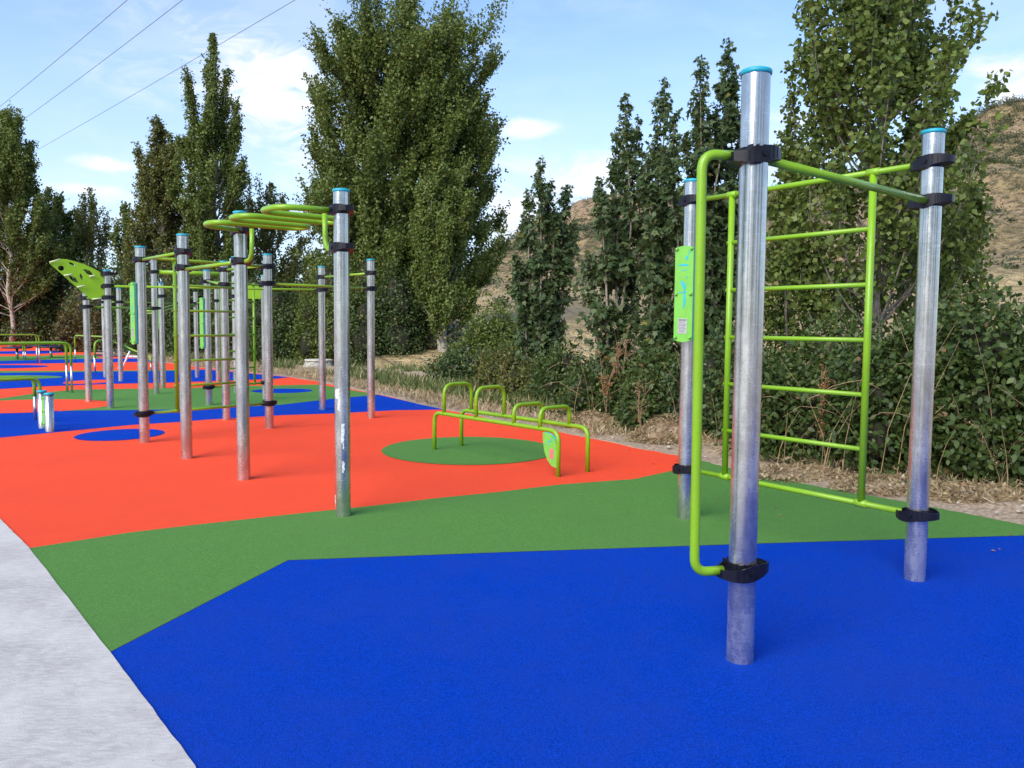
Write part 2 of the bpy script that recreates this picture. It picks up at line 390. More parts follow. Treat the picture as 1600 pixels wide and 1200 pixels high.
def ell2(u1, u2, v1, v2, lvl, m, nm):
    """round spot that spans these pixels left-right and far-near"""
    far = gp((u1+u2)/2, v1); near = gp((u1+u2)/2, v2); c = (far+near)/2
    ry = (far-near).length/2; l = gp(u1, proj(c)[1]); r_ = gp(u2, proj(c)[1]); rx = (r_-l).length/2; c.x = (l.x+r_.x)/2
    patch([(c.x+rx*math.cos(a), c.y+ry*math.sin(a)) for a in [2*math.pi*k/64 for k in range(64)]], lvl, m, nm)
ell2(597, 868, 683, 727, 3, M_GREEN, 'green_rubber_spot')
ell2(124, 252, 671, 688.5, 3, M_BLUE, 'blue_rubber_spot')
ell2(-90, 168, 625, 645, 3, M_RED, 'red_rubber_spot')
ell2(394, 488, 607.5, 614.5, 3, M_BLUE, 'blue_rubber_spot')
ell2(105, 172, 594, 600, 4, M_RED, 'red_rubber_spot')
ell2(-60, 98, 587, 592.5, 4, M_GREEN, 'green_rubber_spot')
ell2(-70, 75, 570.5, 575.5, 3, M_BLUE, 'blue_rubber_spot')
# bumpy dirt strip between the rubber and the plants
ev = [Vector((a, b, 0)) for a, b in EDGE[1:]]
samp = []
for i in range(len(ev)-1):
    k = max(2, int((ev[i+1]-ev[i]).length/.16)) if ev[i].y < 24 else 6
    for q in range(k): samp.append(ev[i].lerp(ev[i+1], q/k))
nrm_e = Vector((.83, .55, 0)).normalized(); NT_ = 60
V, Fc = [], []
for p in samp:
    w = mnoise.noise((p.x*2.1, p.y*2.1, 3))*.05+mnoise.noise((p.x*9, p.y*9, 3))*.025
    for j in range(NT_):
        d = 9.0*(j/(NT_-1))**1.7
        q = p + nrm_e*(d + w*(1 if j < 8 else .2) - .03)
        z = .012 + .05*mnoise.noise((q.x*1.3, q.y*1.3, 0)) + .035*mnoise.noise((q.x*5, q.y*5, 1)) + .018*mnoise.noise((q.x*14, q.y*14, 1))
        z *= min(1, d*1.6+.15); z += .10*max(0, min(1, (d-1.0)/2.0)) - (.012 if j == 0 else 0)
        V.append(Vector((q.x, q.y, z)))
for i in range(len(samp)-1):
    for j in range(NT_-1): a = i*NT_+j; Fc.append((a, a+1, a+1+NT_, a+NT_))
link('dirt_verge', mesh('dirt_verge', V, Fc, M_SOIL), kind='structure')

# ------------------------------------------------------------------ hill
HE = [(420, 0), (560, 4), (640, 28), (700, 62), (740, 92), (775, 116), (850, 156), (905, 184), (960, 193), (1060, 196), (1150, 205), (1240, 214), (1330, 232),
      (1400, 262), (1460, 300), (1530, 328), (1600, 338), (1700, 350), (1900, 340), (2300, 300)]
def hillE(u):
    for i in range(len(HE)-1):
        if u <= HE[i+1][0]:
            a, b = HE[i], HE[i+1]; t = max(0, (u-a[0])/(b[0]-a[0])); return a[1]+(b[1]-a[1])*t
    return HE[-1][1]
NA, NR = 260, 120; V, Fc = [], []; HG = {}
def hz_(u, s):
    tx = (u-800)/FPX; Y = 20 + 125*s
    E = hillE(u); x = tx*Y
    p = min(1, s)**.92
    z = E*p/FPX*Y + 1.5*min(1, s/.2)
    if s > 1: z -= (s-1)*18
    z += (mnoise.noise((x*.05, Y*.05, 0))*3.2 + mnoise.noise((x*.16, Y*.16, 2))*1.1 + mnoise.noise((x*.6, Y*.6, 2))*.28)*min(1, s*2)*min(1, E/120)
    z -= .9*(1-min(1, s/.08)) + (0 if E > 8 else .6)
    return Vector((x, Y, z))
for i in range(NA):
    u = 420+1500*i/(NA-1)
    for j in range(NR): V.append(hz_(u, 1.25*j/(NR-1)))
for i in range(NA-1):
    for j in range(NR-1): a = i*NR+j; Fc.append((a, a+NR, a+NR+1, a+1))
link('hill', mesh('hill', V, Fc, M_HILL), kind='structure')

# ------------------------------------------------------------------ foliage
def unit(a): return a/np.maximum(1e-9, np.linalg.norm(a, axis=1))[:, None]
T_POP = (np.array([(0, 0, 0), (.42, .30, .06), (.30, .58, .03), (0, 1, -.06), (-.30, .58, .03), (-.42, .30, .06)]), [(0, 1, 2, 3, 4, 5)])
T_OV = (np.array([(0, 0, 0), (.30, .45, .07), (0, 1, -.05), (-.30, .45, .07)]), [(0, 1, 2, 3)])
T_MAP = (np.array([(0, 0, 0), (.42, .08, .0), (.30, .30, .03), (.50, .55, -.06), (.20, .62, .02), (0, 1.15, -.12), (-.20, .62, .02), (-.50, .55, -.06), (-.30, .30, .03), (-.42, .08, 0)]),
         [(0, 1, 2, 3, 4, 5, 6, 7, 8, 9)])
T_BR = (np.array([(0, 0, 0), (.26, .30, .05), (.22, .62, .03), (0, .95, -.06), (-.22, .62, .03), (-.26, .30, .05)]), [(0, 1, 2, 3, 4, 5)])
T_BL = (np.array([(-.5, 0, 0), (.5, 0, 0), (.25, .6, .05), (0, 1, .25)]), [(0, 1, 2, 3)])
def leaves(name, P, D, N, S, tpl, m, parent=None, loc=(0, 0, 0), wid=1.0, **k):
    """one mesh of many small leaf faces; P base points, D tip directions, N normals, S sizes"""
    tv, tf = tpl; n = len(P); kv = len(tv)
    D = unit(D); N = unit(N - D*np.sum(N*D, axis=1)[:, None]); B = np.cross(D, N)
    wd = np.broadcast_to(np.asarray(wid, dtype=float), (n,))
    co = (P[:, None, :] + S[:, None, None]*(B[:, None, :]*tv[None, :, 0, None]*wd[:, None, None] + D[:, None, :]*tv[None, :, 1, None] + N[:, None, :]*tv[None, :, 2, None]))
    co = co.reshape(-1, 3) - np.array(loc)[None, :]
    me = bpy.data.meshes.new(name); me.vertices.add(n*kv); me.vertices.foreach_set('co', co.astype(np.float32).ravel())
    nf = len(tf); fl = len(tf[0])
    idx = (np.arange(n)[:, None, None]*kv + np.array(tf)[None]).reshape(-1)
    me.loops.add(len(idx)); me.loops.foreach_set('vertex_index', idx.astype(np.int32))
    me.polygons.add(n*nf); me.polygons.foreach_set('loop_start', (np.arange(n*nf)*fl).astype(np.int32))
    me.polygons.foreach_set('loop_total', np.full(n*nf, fl, dtype=np.int32))
    a = me.attributes.new('rnd', 'FLOAT', 'FACE'); a.data.foreach_set('value', np.repeat(rng.random(n), nf).astype(np.float32))
    me.materials.append(m); me.update(calc_edges=True)
    return link(name, me, parent, loc, **k)
def rnd_dir(n): return unit(rng.normal(size=(n, 3)))

def poplar(u, Y, top_v, hw, base_h, nl, leaf, label, m=M_POP, name='poplar_tree', prof=None, limbs=60, bk=M_BARK, lean=0.0, wob=.25, group=None, twl=1.0, seed=0, tr=None, asc=1.0):
    base = at(u, Y); H = zat(base, top_v); Rm = hw/FPX*Y
    prof = prof or [(0, .35), (.12, .75), (.3, 1), (.55, .95), (.75, .72), (.9, .42), (1, .06)]
    px = [a for a, _ in prof]; py = [b for _, b in prof]
    t = empty(name, base, label, 'tree', group)
    r_ = np.random.default_rng(abs(int(u*7+Y))+seed)
    V, Fc = [], []
    trr = tr or H*.014
    pts = [Vector((math.sin(k*1.7+u)*H*.008, math.cos(k*1.3+u)*H*.006, H*.93*k/12)) for k in range(13)]
    sweep(V, Fc, pts, [trr*(1.25 if k == 0 else 1)*(1-k/13.5) for k in range(13)], 9)
    Pl, Dl = [], []; lh = max(.05, base_h/H)
    for i in range(limbs):
        ph = r_.random()*2*math.pi; h0 = lh*.7 + (1-lh)*(.04+.66*r_.random()**1.1) - .02
        h1 = min(1.0, h0 + (.13+.30*r_.random())*asc)
        ex = np.interp((h1-lh)/(1-lh), px, py)*Rm*(1-wob+2*wob*r_.random()**.7)
        ex *= .30+.70*r_.random()**.45
        zz0, zz1 = h0*H, h1*H
        pp = []
        for k in range(7):
            q = k/6; rr = ex*(1-(1-q)**2.3)
            pp.append(Vector((rr*math.cos(ph+.25*q), rr*math.sin(ph+.25*q), zz0+(zz1-zz0)*q)))
        sweep(V, Fc, pp, [trr*.20*(1-q/7.5) for q in range(7)], 5, False)
        A = np.array([tuple(p) for p in pp])
        nt = 26
        tt = .18+.82*r_.random(nt)**.8
        S0 = np.stack([np.interp(tt*6, range(7), A[:, c]) for c in range(3)], 1)
        out = np.stack([np.cos(ph+r_.normal(0, .9, nt)), np.sin(ph+r_.normal(0, .9, nt)), .9+r_.random(nt)*1.6], 1)
        TD = unit(out + r_.normal(0, .25, (nt, 3)))
        TL = Rm*.30*twl*(.5+r_.random(nt))*(1.15-.55*tt)
        per = max(3, int(nl/limbs/nt))
        w = r_.random((nt, per))
        pos = S0[:, None, :] + TD[:, None, :]*(TL[:, None]*w)[:, :, None] + r_.normal(0, leaf*.75, (nt, per, 3))
        Pl.append(pos.reshape(-1, 3))
    # leader
    k = int(nl*.05); q = r_.random(k); z = H*(.62+.38*q)
    rr = Rm*.12*(1.05-q)+leaf*.6
    Pl.append(np.stack([r_.normal(0, 1, k)*rr, r_.normal(0, 1, k)*rr, z], 1))
    P = np.concatenate(Pl); n = len(P)
    link('trunk', mesh('trunk', V, Fc, bk), t, base)
    D = unit(rnd_dir(n) + np.array([0, 0, -.35])); N = rnd_dir(n) + np.array([-.1, -.25, .35])
    leaves('crown', P+np.array(base), D, N, leaf*(.65+.7*rng.random(n)), T_POP, m, t, tuple(base))
    return t

def sapling(u, Y, tops, label, leaf=.13, m=M_MAP, nper=900, hwf=.42, base_v=None, group=None, name='sapling_tree', low=.10, bare=.0):
    """a many-stemmed young maple: every stem is (top pixel u, top pixel v)"""
    base = at(u, Y); t = empty(name, base, label, 'tree', group)
    V, Fc = [], []; Pl, Dl, Nl, Sl = [], [], [], []
    for (tu, tv) in tops:
        tp = at(tu, Y+rng.normal(0, .25)); H = zat(tp, tv); off = tp-base
        sway = rng.normal(0, .06, 2)
        ctr = [Vector((off.x*min(1, (k/10)**.6*1.0)+sway[0]*math.sin(k*.8), off.y*min(1, (k/10)**.6)+sway[1]*math.sin(k*.7), H*k/10)) for k in range(11)]
        sweep(V, Fc, ctr, [.028*(1-k/11.0)+.004 for k in range(11)], 6, False)
        C = np.array([tuple(c) for c in ctr])
        ns = int(nper/20)
        q = low+(.97-low)*rng.random(ns)**.95
        q = q+.03*np.sin(q*38+tu); q[:14] = .84+.16*np.linspace(0, 1, 14); q = np.clip(q, low, 1)
        S0 = np.stack([np.interp(q*10, range(11), C[:, c]) for c in range(3)], 1)
        ph = rng.random(ns)*2*math.pi
        lob = .25+1.25*np.array([max(0, .5+1.5*mnoise.noise((math.cos(p_)*1.3+tu, math.sin(p_)*1.3, q_*5))) for p_, q_ in zip(ph, q)])
        rl = (.05+hwf*1.25*(1.0-q)**.7*(.25+1.1*rng.random(ns)**1.5)*lob)
        TD = unit(np.stack([np.cos(ph), np.sin(ph), .55+.8*rng.random(ns)], 1))
        for s_, d_, l_ in zip(S0[::2], TD[::2], rl[::2]):
            sweep(V, Fc, [Vector(s_), Vector(s_+d_*l_*.6+np.array([0, 0, .02])), Vector(s_+d_*l_)], [.007, .005, .002], 4, False)
        k = 13; w = .15+.95*rng.random((ns, k))
        sz = leaf*(.6+.6*rng.random((ns, k)))*(1.0-.45*np.clip((q-.75)/.25, 0, 1))[:, None]
        pos = S0[:, None]+TD[:, None]*(rl[:, None]*w)[:, :, None]+rng.normal(0, leaf*.45, (ns, k, 3))*(1.0-.45*np.clip((q-.8)/.2, 0, 1))[:, None, None]
        dd = TD[:, None]*.8 + rng.normal(0, .5, (ns, k, 3)) + np.array([0, 0, -.95])
        nn_ = rng.normal(0, .6, (ns, k, 3)) + np.array([0, -.35, .6])
        Pl.append(pos.reshape(-1, 3)); Dl.append(dd.reshape(-1, 3)); Nl.append(nn_.reshape(-1, 3)); Sl.append(sz.ravel())
    link('trunk', mesh('trunk', V, Fc, M_BARK), t, base)
    leaves('crown', np.concatenate(Pl)+np.array(base), np.concatenate(Dl), np.concatenate(Nl), np.concatenate(Sl), T_MAP, m, t, tuple(base))
    return t

def icolump(V, Fc, c, r, seed):
    b = len(V); nu, nv = 14, 9
    for j in range(nv):
        th = math.pi*j/(nv-1)
        for i in range(nu):
            a = 2*math.pi*i/nu; d = Vector((math.sin(th)*math.cos(a), math.sin(th)*math.sin(a), math.cos(th)))
            k = 1+.35*mnoise.noise(d*2.2+Vector((seed, 0, 0)))
            V.append(Vector(c)+Vector((d.x*r[0], d.y*r[1], d.z*r[2]))*k)
    for j in range(nv-1):
        for i in range(nu): Fc.append((b+j*nu+i, b+(j+1)*nu+i, b+(j+1)*nu+(i+1) % nu, b+j*nu+(i+1) % nu))

def bush(u, Y, top_v, hw, label, m=M_BRA, leaf=.06, nl=9000, name='bramble_bush', depth=None, tpl=T_BR, cat='bush', lumps=9, group=None, stems=0, loose=.22, stemm=M_DRY, sprays=26):
    base = at(u, Y); H = zat(base, top_v); W_ = hw/FPX*Y; Dp = depth or max(.8, W_*.7)
    t = empty(name, base, label, cat, group)
    r_ = np.random.default_rng(abs(int(u*13+Y*3))); V, Fc = [], []; Ls = []
    for i in range(lumps):
        a = r_.random()*2*math.pi; q = math.sqrt(r_.random())*.72
        x, y = q*math.cos(a)*W_, q*math.sin(a)*Dp
        hh = H*(1-.40*q*q)*(.60+.40*r_.random()) if i else H
        r1 = np.array([W_*.42, Dp*.42, hh*.33])*(.8 if lumps > 9 else 1)*(.75+.45*r_.random())
        if r1[2] > hh*.45: r1[2] = hh*.45
        Ls.append((np.array([x, y, hh-r1[2]]), r1)); Ls.append((np.array([x*1.08, y*1.08, hh*.36]), np.array([r1[0]*1.1, r1[1]*1.1, hh*.38])))
    for i, (c, r1) in enumerate(Ls): icolump(V, Fc, c, r1*.51, i*3.3+u)  # solid dark core added inside each lump to block light between the leaves
    link('shade_core', mesh('shade_core', V, Fc, M_BARKCORE), t, base)
    wts = np.array([r[0]*r[2]+r[1]*r[2]+r[0]*r[1] for _, r in Ls]); wts /= wts.sum(); P, D, N = [], [], []
    for (c, r1), w in zip(Ls, wts):
        k = int(nl*w); d = rnd_dir(k)
        # leafy sprays: clumps of leaves scattered on the lump with hollows between
        ns = max(6, k//20); sd_ = rnd_dir(ns); sr = .66+.50*r_.random(ns)
        ix = r_.integers(0, ns, k)
        base_d = sd_[ix]*sr[ix][:, None]
        pos = c + base_d*r1 + r_.normal(0, 1, (k, 3))*min(.16, r1.min()*.28)*(1+loose)
        P.append(pos); D.append(sd_[ix]*.7+rnd_dir(k)*.9+np.array([0, 0, -.1])); N.append(sd_[ix]*.8+rnd_dir(k)*.75+np.array([0, 0, .55]))
    # shoots that stick out of the top
    for _ in range(sprays):
        c, r1 = Ls[r_.integers(0, len(Ls))]; d = unit(np.array([[r_.normal(0, .6), r_.normal(0, .6), 1+r_.random()]]))[0]
        s0 = c+d*r1*.9; ln = (.10+.30*r_.random())*min(H, 2.2); k = 24; w = r_.random(k)
        P.append(s0+d*ln*w[:, None]+r_.normal(0, leaf*.6, (k, 3))); D.append(d+rnd_dir(k)*.9); N.append(rnd_dir(k)+np.array([0, 0, .5]))
    P = np.concatenate(P); D = np.concatenate(D); N = np.concatenate(N); ok = P[:, 2] > .02
    P, D, N = P[ok], D[ok], N[ok]; n = len(P)
    leaves('foliage', P+np.array(base), D, N, leaf*(.6+.75*rng.random(n)), tpl, m, t, tuple(base))
    if stems:
        V, Fc = [], []
        for _ in range(stems):
            x, y = (r_.random()*2-1)*W_*.9, -(.2+.8*r_.random())*Dp; h = H*(.3+.75*r_.random()); l = r_.normal(0, .35, 2)*h
            if r_.random() < .5 and m is M_BRA:
                b0 = Vector((x, y*.8, h*.55)); L_c = .35+.5*r_.random(); az_ = r_.random()*6.28; pp = [b0+Vector((math.cos(az_)*L_c*q, -abs(math.sin(az_))*L_c*q*.6, .30*math.sin(q*2.6)*(.5+r_.random()*.2))) for q in (0, .25, .5, .75, 1)]
                sweep(V, Fc, pp, [.0055, .005, .004, .003, .0015], 4, False); continue
            b0 = Vector((x, y, .02)); pp = [b0+Vector((l[0]*q*q, l[1]*q*q*.5-.04*q, h*q)) for q in (0, .33, .66, 1)]
            sweep(V, Fc, pp, [.006, .0045, .003, .0015], 4, False)
        link('dry_stems', mesh('dry_stems', V, Fc, stemm), t, base, kind='stuff')
    return t

# --- trees
CP = [(0, .30), (.10, .55), (.25, .85), (.5, 1), (.72, .92), (.88, .70), (1, .30)]
poplar(636, 33, -75, 140, .9, 300000, .092, 'largest poplar, broad dense crown reaching above the frame behind the tall curved bar rig', limbs=260, wob=.12, prof=[(0, .75), (.08, .95), (.2, 1), (.45, 1), (.7, .97), (.88, .85), (1, .5)], tr=.2, asc=.50, twl=1.15, bk=M_BARKCORE)
poplar(692, 28.6, 262, 56, .8, 46000, .085, 'young poplar with pale bare lower trunk in front of the largest poplar', limbs=46, bk=M_BARKW, prof=CP, tr=.20, m=M_POP)
poplar(340, 40, 52, 52, 1.5, 78000, .10, 'tallest slim poplar of the left group, narrow forked top against the sky', limbs=70, wob=.34, prof=[(0, .9), (.3, 1), (.5, .95), (.62, .8), (.75, .62), (.9, .5), (1, .25)], asc=.7, twl=1.3)
poplar(258, 41, 193, 50, 1.5, 46000, .10, 'olive green poplar left of the tallest slim poplar', m=M_OLIVE, limbs=60, wob=.32, prof=[(0, .9), (.3, 1), (.6, .9), (.85, .55), (1, .2)], twl=1.2)
poplar(18, 50, 172, 78, 2.3, 74000, .12, 'tall dark poplar at the left edge with a bare whitish trunk', limbs=70, bk=M_BARKW, tr=.15, prof=[(0, .6), (.12, 1), (.3, 1), (.5, .72), (.75, .42), (.9, .36), (1, .12)], m=M_POP)
poplar(82, 54, 292, 44, 1.5, 28000, .13, 'rounded poplar just right of the left edge poplar', limbs=44, m=M_POP)
poplar(146, 56, 292, 44, 1.5, 13000, .12, 'thin pale olive tree with sky showing through, above the perforated board', limbs=44, m=M_OLIVE, wob=.4, twl=1.1)
poplar(200, 50, 318, 24, 1.2, 6500, .14, 'smallest slender tree in the gap between the two poplar groups', limbs=24, wob=.4, m=M_POP)
poplar(-60, 52, 200, 70, 1.5, 20000, .16, 'poplar cut by the left edge of the photo', limbs=40)
poplar(425, 44, 285, 62, 1.0, 24000, .105, 'feathery tree behind the tall curved bar rig, low against the sky', m=M_OLIVE, limbs=60, wob=.35, prof=[(0, 1), (.4, 1), (.75, .9), (1, .5)])
poplar(1368, 11.2, -150, 152, .8, 27000, .076, 'near poplar with large round leaves behind the ladder of the front rig', m=M_POPN, limbs=84, wob=.17, tr=.085, prof=[(0, .75), (.1, .95), (.3, 1), (.6, .95), (.8, .8), (1, .4)], twl=.95)
poplar(1228, 12.4, 95, 42, .6, 4600, .07, 'thin young poplar shoot just right of the tallest steel pole', m=M_POPN, limbs=24, tr=.03, prof=[(0, .9), (.4, 1), (.7, .6), (1, .2)], twl=1.2)
poplar(1492, 12.6, 250, 42, .6, 3600, .068, 'low leafy poplar growth right of the rightmost steel pole', m=M_POPN, limbs=34, tr=.03, prof=[(0, .9), (.4, 1), (.8, .8), (1, .4)])
sapling(845, 17.5, [(843, 250), (884, 292), (812, 345), (866, 330), (835, 350), (822, 300), (858, 285), (893, 345), (806, 400)], 'slim pointed maple sapling standing alone against the hill', .115, nper=1500, hwf=.32)
sapling(968, 13.5, [(978, 150), (958, 205), (935, 282), (1000, 260), (965, 250), (946, 330), (985, 190), (918, 400)], 'leftmost maple sapling of the tall row', .108, nper=1250, hwf=.30)
sapling(1030, 13.0, [(1030, 124), (1008, 240), (1050, 232), (1022, 330), (1040, 180), (1018, 185), (1060, 300)], 'middle maple sapling of the tall row', .108, nper=1500, hwf=.30)
sapling(1105, 12.4, [(1085, 94), (1132, 66), (1110, 170), (1150, 190), (1072, 215), (1095, 150), (1122, 120), (1143, 110), (1140, 250)], 'tallest maple sapling, twin tipped, left of the tallest steel pole', .108, nper=1700, hwf=.33)
# --- shrubs and brambles, right to left
bush(1590, 8.5, 476, 150, 'bramble bank at the right edge behind the rightmost pole', leaf=.072, nl=34000, stems=34, depth=1.3, lumps=14)
bush(1480, 8.8, 478, 120, 'bramble mound directly behind the rightmost steel pole', leaf=.072, nl=30000, stems=30, depth=1.2, lumps=14)
bush(1345, 9.3, 500, 120, 'bramble mound behind the ladder uprights', leaf=.072, nl=30000, stems=30, depth=1.2, lumps=14)
bush(1230, 9.9, 535, 105, 'bramble mound right of the tallest steel pole', leaf=.072, nl=25000, stems=26, depth=1.1, lumps=14)
bush(1130, 11.2, 535, 85, 'bramble mound below the twin tipped maple', leaf=.072, nl=20000, stems=6, m=M_MAP, lumps=14)
bush(1040, 12.0, 556, 85, 'bramble mound left of the lime instruction board', leaf=.072, nl=20000, stems=6, lumps=14)
bush(960, 13.4, 562, 75, 'tangled bush with dry stalks behind the low bar station', leaf=.072, nl=17000, stems=26, m=M_BRA)
bush(890, 15.4, 540, 62, 'dark bush under the lone maple sapling', leaf=.07, nl=10000, stems=12, m=M_BRA)
bush(815, 17.2, 545, 75, 'greyish feathery bush behind the push up loops', leaf=.07, nl=12000, stems=30, m=M_OLIVE, tpl=T_OV)
bush(745, 21, 540, 70, 'bush at the foot of the young pale trunked poplar', leaf=.085, nl=9000, stems=10, m=M_DARK)
bush(765, 27, 478, 60, 'spreading dark bush reaching out right of the largest poplar', leaf=.10, nl=15200, m=M_POP)
bush(620, 29, 415, 80, 'dark undergrowth beneath the largest poplar', leaf=.10, nl=22800, m=M_DARK, lumps=12)
bush(535, 29.5, 375, 70, 'undergrowth behind the tallest pole of the large rig', leaf=.10, nl=24700, m=M_POP, lumps=12)
bush(455, 31, 440, 70, 'undergrowth left of the stone well cover', leaf=.10, nl=22800, m=M_DARK, lumps=12)
bush(385, 34, 425, 75, 'dark thicket behind the ladder of the large rig', leaf=.12, nl=20900, m=M_DARK, lumps=12)
bush(310, 37, 420, 80, 'thicket below the tallest slim poplar', leaf=.12, nl=20900, m=M_DARK, lumps=12)
bush(235, 38.5, 425, 70, 'thicket below the olive green poplar', leaf=.12, nl=19000, m=M_DARK, lumps=12)
bush(128, 42, 468, 42, 'round russet tinged bush behind the two sloping rails', leaf=.13, nl=7000, m=M_REDL, lumps=9)
bush(165, 47, 405, 75, 'tall dark thicket under the perforated board', leaf=.14, nl=22800, m=M_DARK, lumps=12)
bush(80, 52, 400, 75, 'dark thicket behind the whitish trunk', leaf=.16, nl=22800, m=M_DARK, lumps=12)
bush(10, 56, 395, 80, 'dark thicket behind the left edge poplar', leaf=.16, nl=19000, m=M_DARK, lumps=12)
bush(-60, 54, 430, 60, 'thicket cut by the left edge of the photo', leaf=.16, nl=5000, m=M_DARK)
bush(1660, 8.1, 486, 90, 'bramble bank cut by the right edge', leaf=.07, nl=12000, lumps=14)

# --- far wood behind everything on the left, unseen clumps round the camera, hill scrub
P = []
for i in range(260):
    u = -250+1000*rng.random(); Y = 66+14*rng.random(); c = at(u, Y); h = 3+5.0*rng.random(); r = 2+2*rng.random()
    P.append(np.array(c)+np.clip(rng.normal(0, 1, (260, 3)), -1.7, 1.7)*np.array([r*.6, r*.6, h*.35])+np.array([0, 0, h*.5]))
for (x, y, h, r) in ((-16, -16, 9, 3.2), (-9, -22, 12, 3.0), (-1.5, -19, 8, 2.6), (6, -24, 13, 3.4), (13, -15, 9, 3), (-26, -6, 11, 4), (19, -8, 8, 3), (-30, 8, 9, 4), (2.5, -30, 10, 4)):  # unseen leaf clumps added behind and beside the camera, for streaky pole reflections
    k = 2600; q = rng.normal(0, 1, (k, 3)); P.append(np.array([x, y, h*.52])+q*np.array([r*.45, r*.45, h*.24]))
P = np.concatenate(P); P = P[P[:, 2] > 0]; n = len(P)
leaves('wood_and_unseen_clumps', P, rnd_dir(n), rnd_dir(n)+np.array([0, -.3, .4]), .32*(.6+.7*rng.random(n)), T_OV, M_DARK, kind='stuff')
P = []
for i in range(4200):
    u = 700+1150*rng.random(); s = .12+.95*rng.random()**.6; E = hillE(u)
    if E < 60: continue
    c = hz_(u, s); dens = mnoise.noise((c.x*.045+9, c.y*.045, 0))+.55*(s-.62)+(.22 if u > 1440 and s > .7 else 0)
    if dens < .02 and rng.random() > .22: continue
    r = (.35+.75*rng.random()**2)*(.5+.8*s); k = int(30+60*r)
    P.append(np.array(c)+rng.normal(0, 1, (k, 3))*np.array([r*.6, r*.6, r*.32])+np.array([0, 0, r*.3]))
P = np.concatenate(P); n = len(P)
leaves('hill_scrub', P, rnd_dir(n), rnd_dir(n)+np.array([0, 0, .7]), .26*(.6+.7*rng.random(n)), T_OV, M_SCRUB, kind='stuff')

# --- grass, straw, litter (nobody could count them)
def verge_pts(n, dmin, dmax, ymin=-10, ymax=99, gam=1.0):
    ii = [i for i in range(len(samp)-1) if ymin < samp[i].y < ymax]
    seg = np.array([(samp[i+1]-samp[i]).length for i in ii]); pr = seg/seg.sum()
    ch = rng.choice(len(ii), n, p=pr); t = rng.random(n); d = dmin+(dmax-dmin)*rng.random(n)**gam
    A = np.array([tuple(samp[ii[c]]) for c in ch]); B = np.array([tuple(samp[ii[c]+1]) for c in ch])
    P = A+(B-A)*t[:, None]+np.array(tuple(nrm_e))[None]*d[:, None]; return P, d
def blades(name, P, h, w, m, tilt=.45, tpl=T_BL):
    n = len(P); D = np.stack([rng.normal(0, tilt, n), rng.normal(0, tilt, n), np.ones(n)], 1)
    return leaves(name, P, D, rnd_dir(n)*np.array([1, 1, .3]), h, tpl, m, wid=w/h, kind='stuff')
def clumped(P, k, sp):
    Q = np.repeat(P, k, axis=0); Q = Q+rng.normal(0, 1, Q.shape)*np.array([sp, sp, 0]); return Q
P, d = verge_pts(3200, .9, 4.5, 13.5, 40); dens = np.array([mnoise.noise((p[0]*.6, p[1]*.6, 5)) for p in P]); P = P[(dens > -.12)]
wl = gp(498, 577); P = np.array([p for p in P if not (p[1] < wl.y+.5 and abs(p[0]*wl.y/p[1]-wl.x) < .9 and p[1] > wl.y-4)]); P = clumped(P, 16, .10); n = len(P); P[:, 2] = .02
blades('green_grass', P, .08+.26*rng.random(n)**1.7, .007+.006*rng.random(n), M_GRASS)
P, d = verge_pts(5200, .05, 3.2, 11, 40); P = clumped(P, 9, .08); n = len(P); P[:, 2] = .02
blades('dry_grass', P, .05+.13*rng.random(n)**1.5, .006+.005*rng.random(n), M_STRAW, .8)
P, d = verge_pts(4200, .35, 3.2, -2, 13); P = P[rng.random(len(P)) < np.clip((np.array([mnoise.noise((p[0]*1.1, p[1]*1.1, 8)) for p in P])+.45), 0, 1)]
P = clumped(P, 9, .07); n = len(P); P[:, 2] = .03+.06*np.clip(rng.random(n), 0, 1)
blades('dry_straw', P, .04+.11*rng.random(n)**2, .0025+.003*rng.random(n), M_STRAW, 1.6)
P, d = verge_pts(900, .5, 3.6, -2, 16); P = P[np.array([mnoise.noise((p[0]*.9, p[1]*.9, 12)) for p in P]) > -.05]
P = clumped(P, 18, .055); n = len(P); P[:, 2] = .03+.09*rng.random(n)
leaves('verge_weeds', P, rnd_dir(n)*np.array([1, 1, .5])+np.array([0, 0, .5]), rnd_dir(n)+np.array([0, 0, 1]), .02+.035*rng.random(n), T_BR, M_BRA, kind='stuff')
P = []
for i in range(140):
    q = samp[random.randrange(4, len(samp)-1)]; w = Vector(q)-nrm_e*(abs(random.gauss(0, 1.1))+.05)
    if w.y > 2: P.append((w.x, w.y, .014))
P = np.array(P); n = len(P)
leaves('fallen_leaves', P, rnd_dir(n)*np.array([1, 1, .12]), rnd_dir(n)*.25+np.array([0, 0, 1]), .02+.03*rng.random(n), T_OV, M_DRYL, kind='stuff')
P, d = verge_pts(7000, .05, 3.0, -2, 22, .6); n = len(P); P[:, 2] = .05+.05*rng.random(n)
leaves('leaf_litter', P, rnd_dir(n)*np.array([1, 1, .4]), rnd_dir(n)*.6+np.array([0, 0, 1]), .018+.035*rng.random(n), T_OV, M_STRAW, kind='stuff')
# small stones on the dirt
V, Fc = [], []
P, d = verge_pts(520, .1, 1.6, 4, 16)
for p in P:
    r = .008+.022*random.random()**3; icolump(V, Fc, (p[0], p[1], .03+r*.2), (r, r*.8, r*.6), p[0]) if random.random() < .5 else None
link('gravel', mesh('gravel', V, Fc, simple('pale_stone', (.42, .37, .31), .95, 0, .3, 5)), kind='stuff')

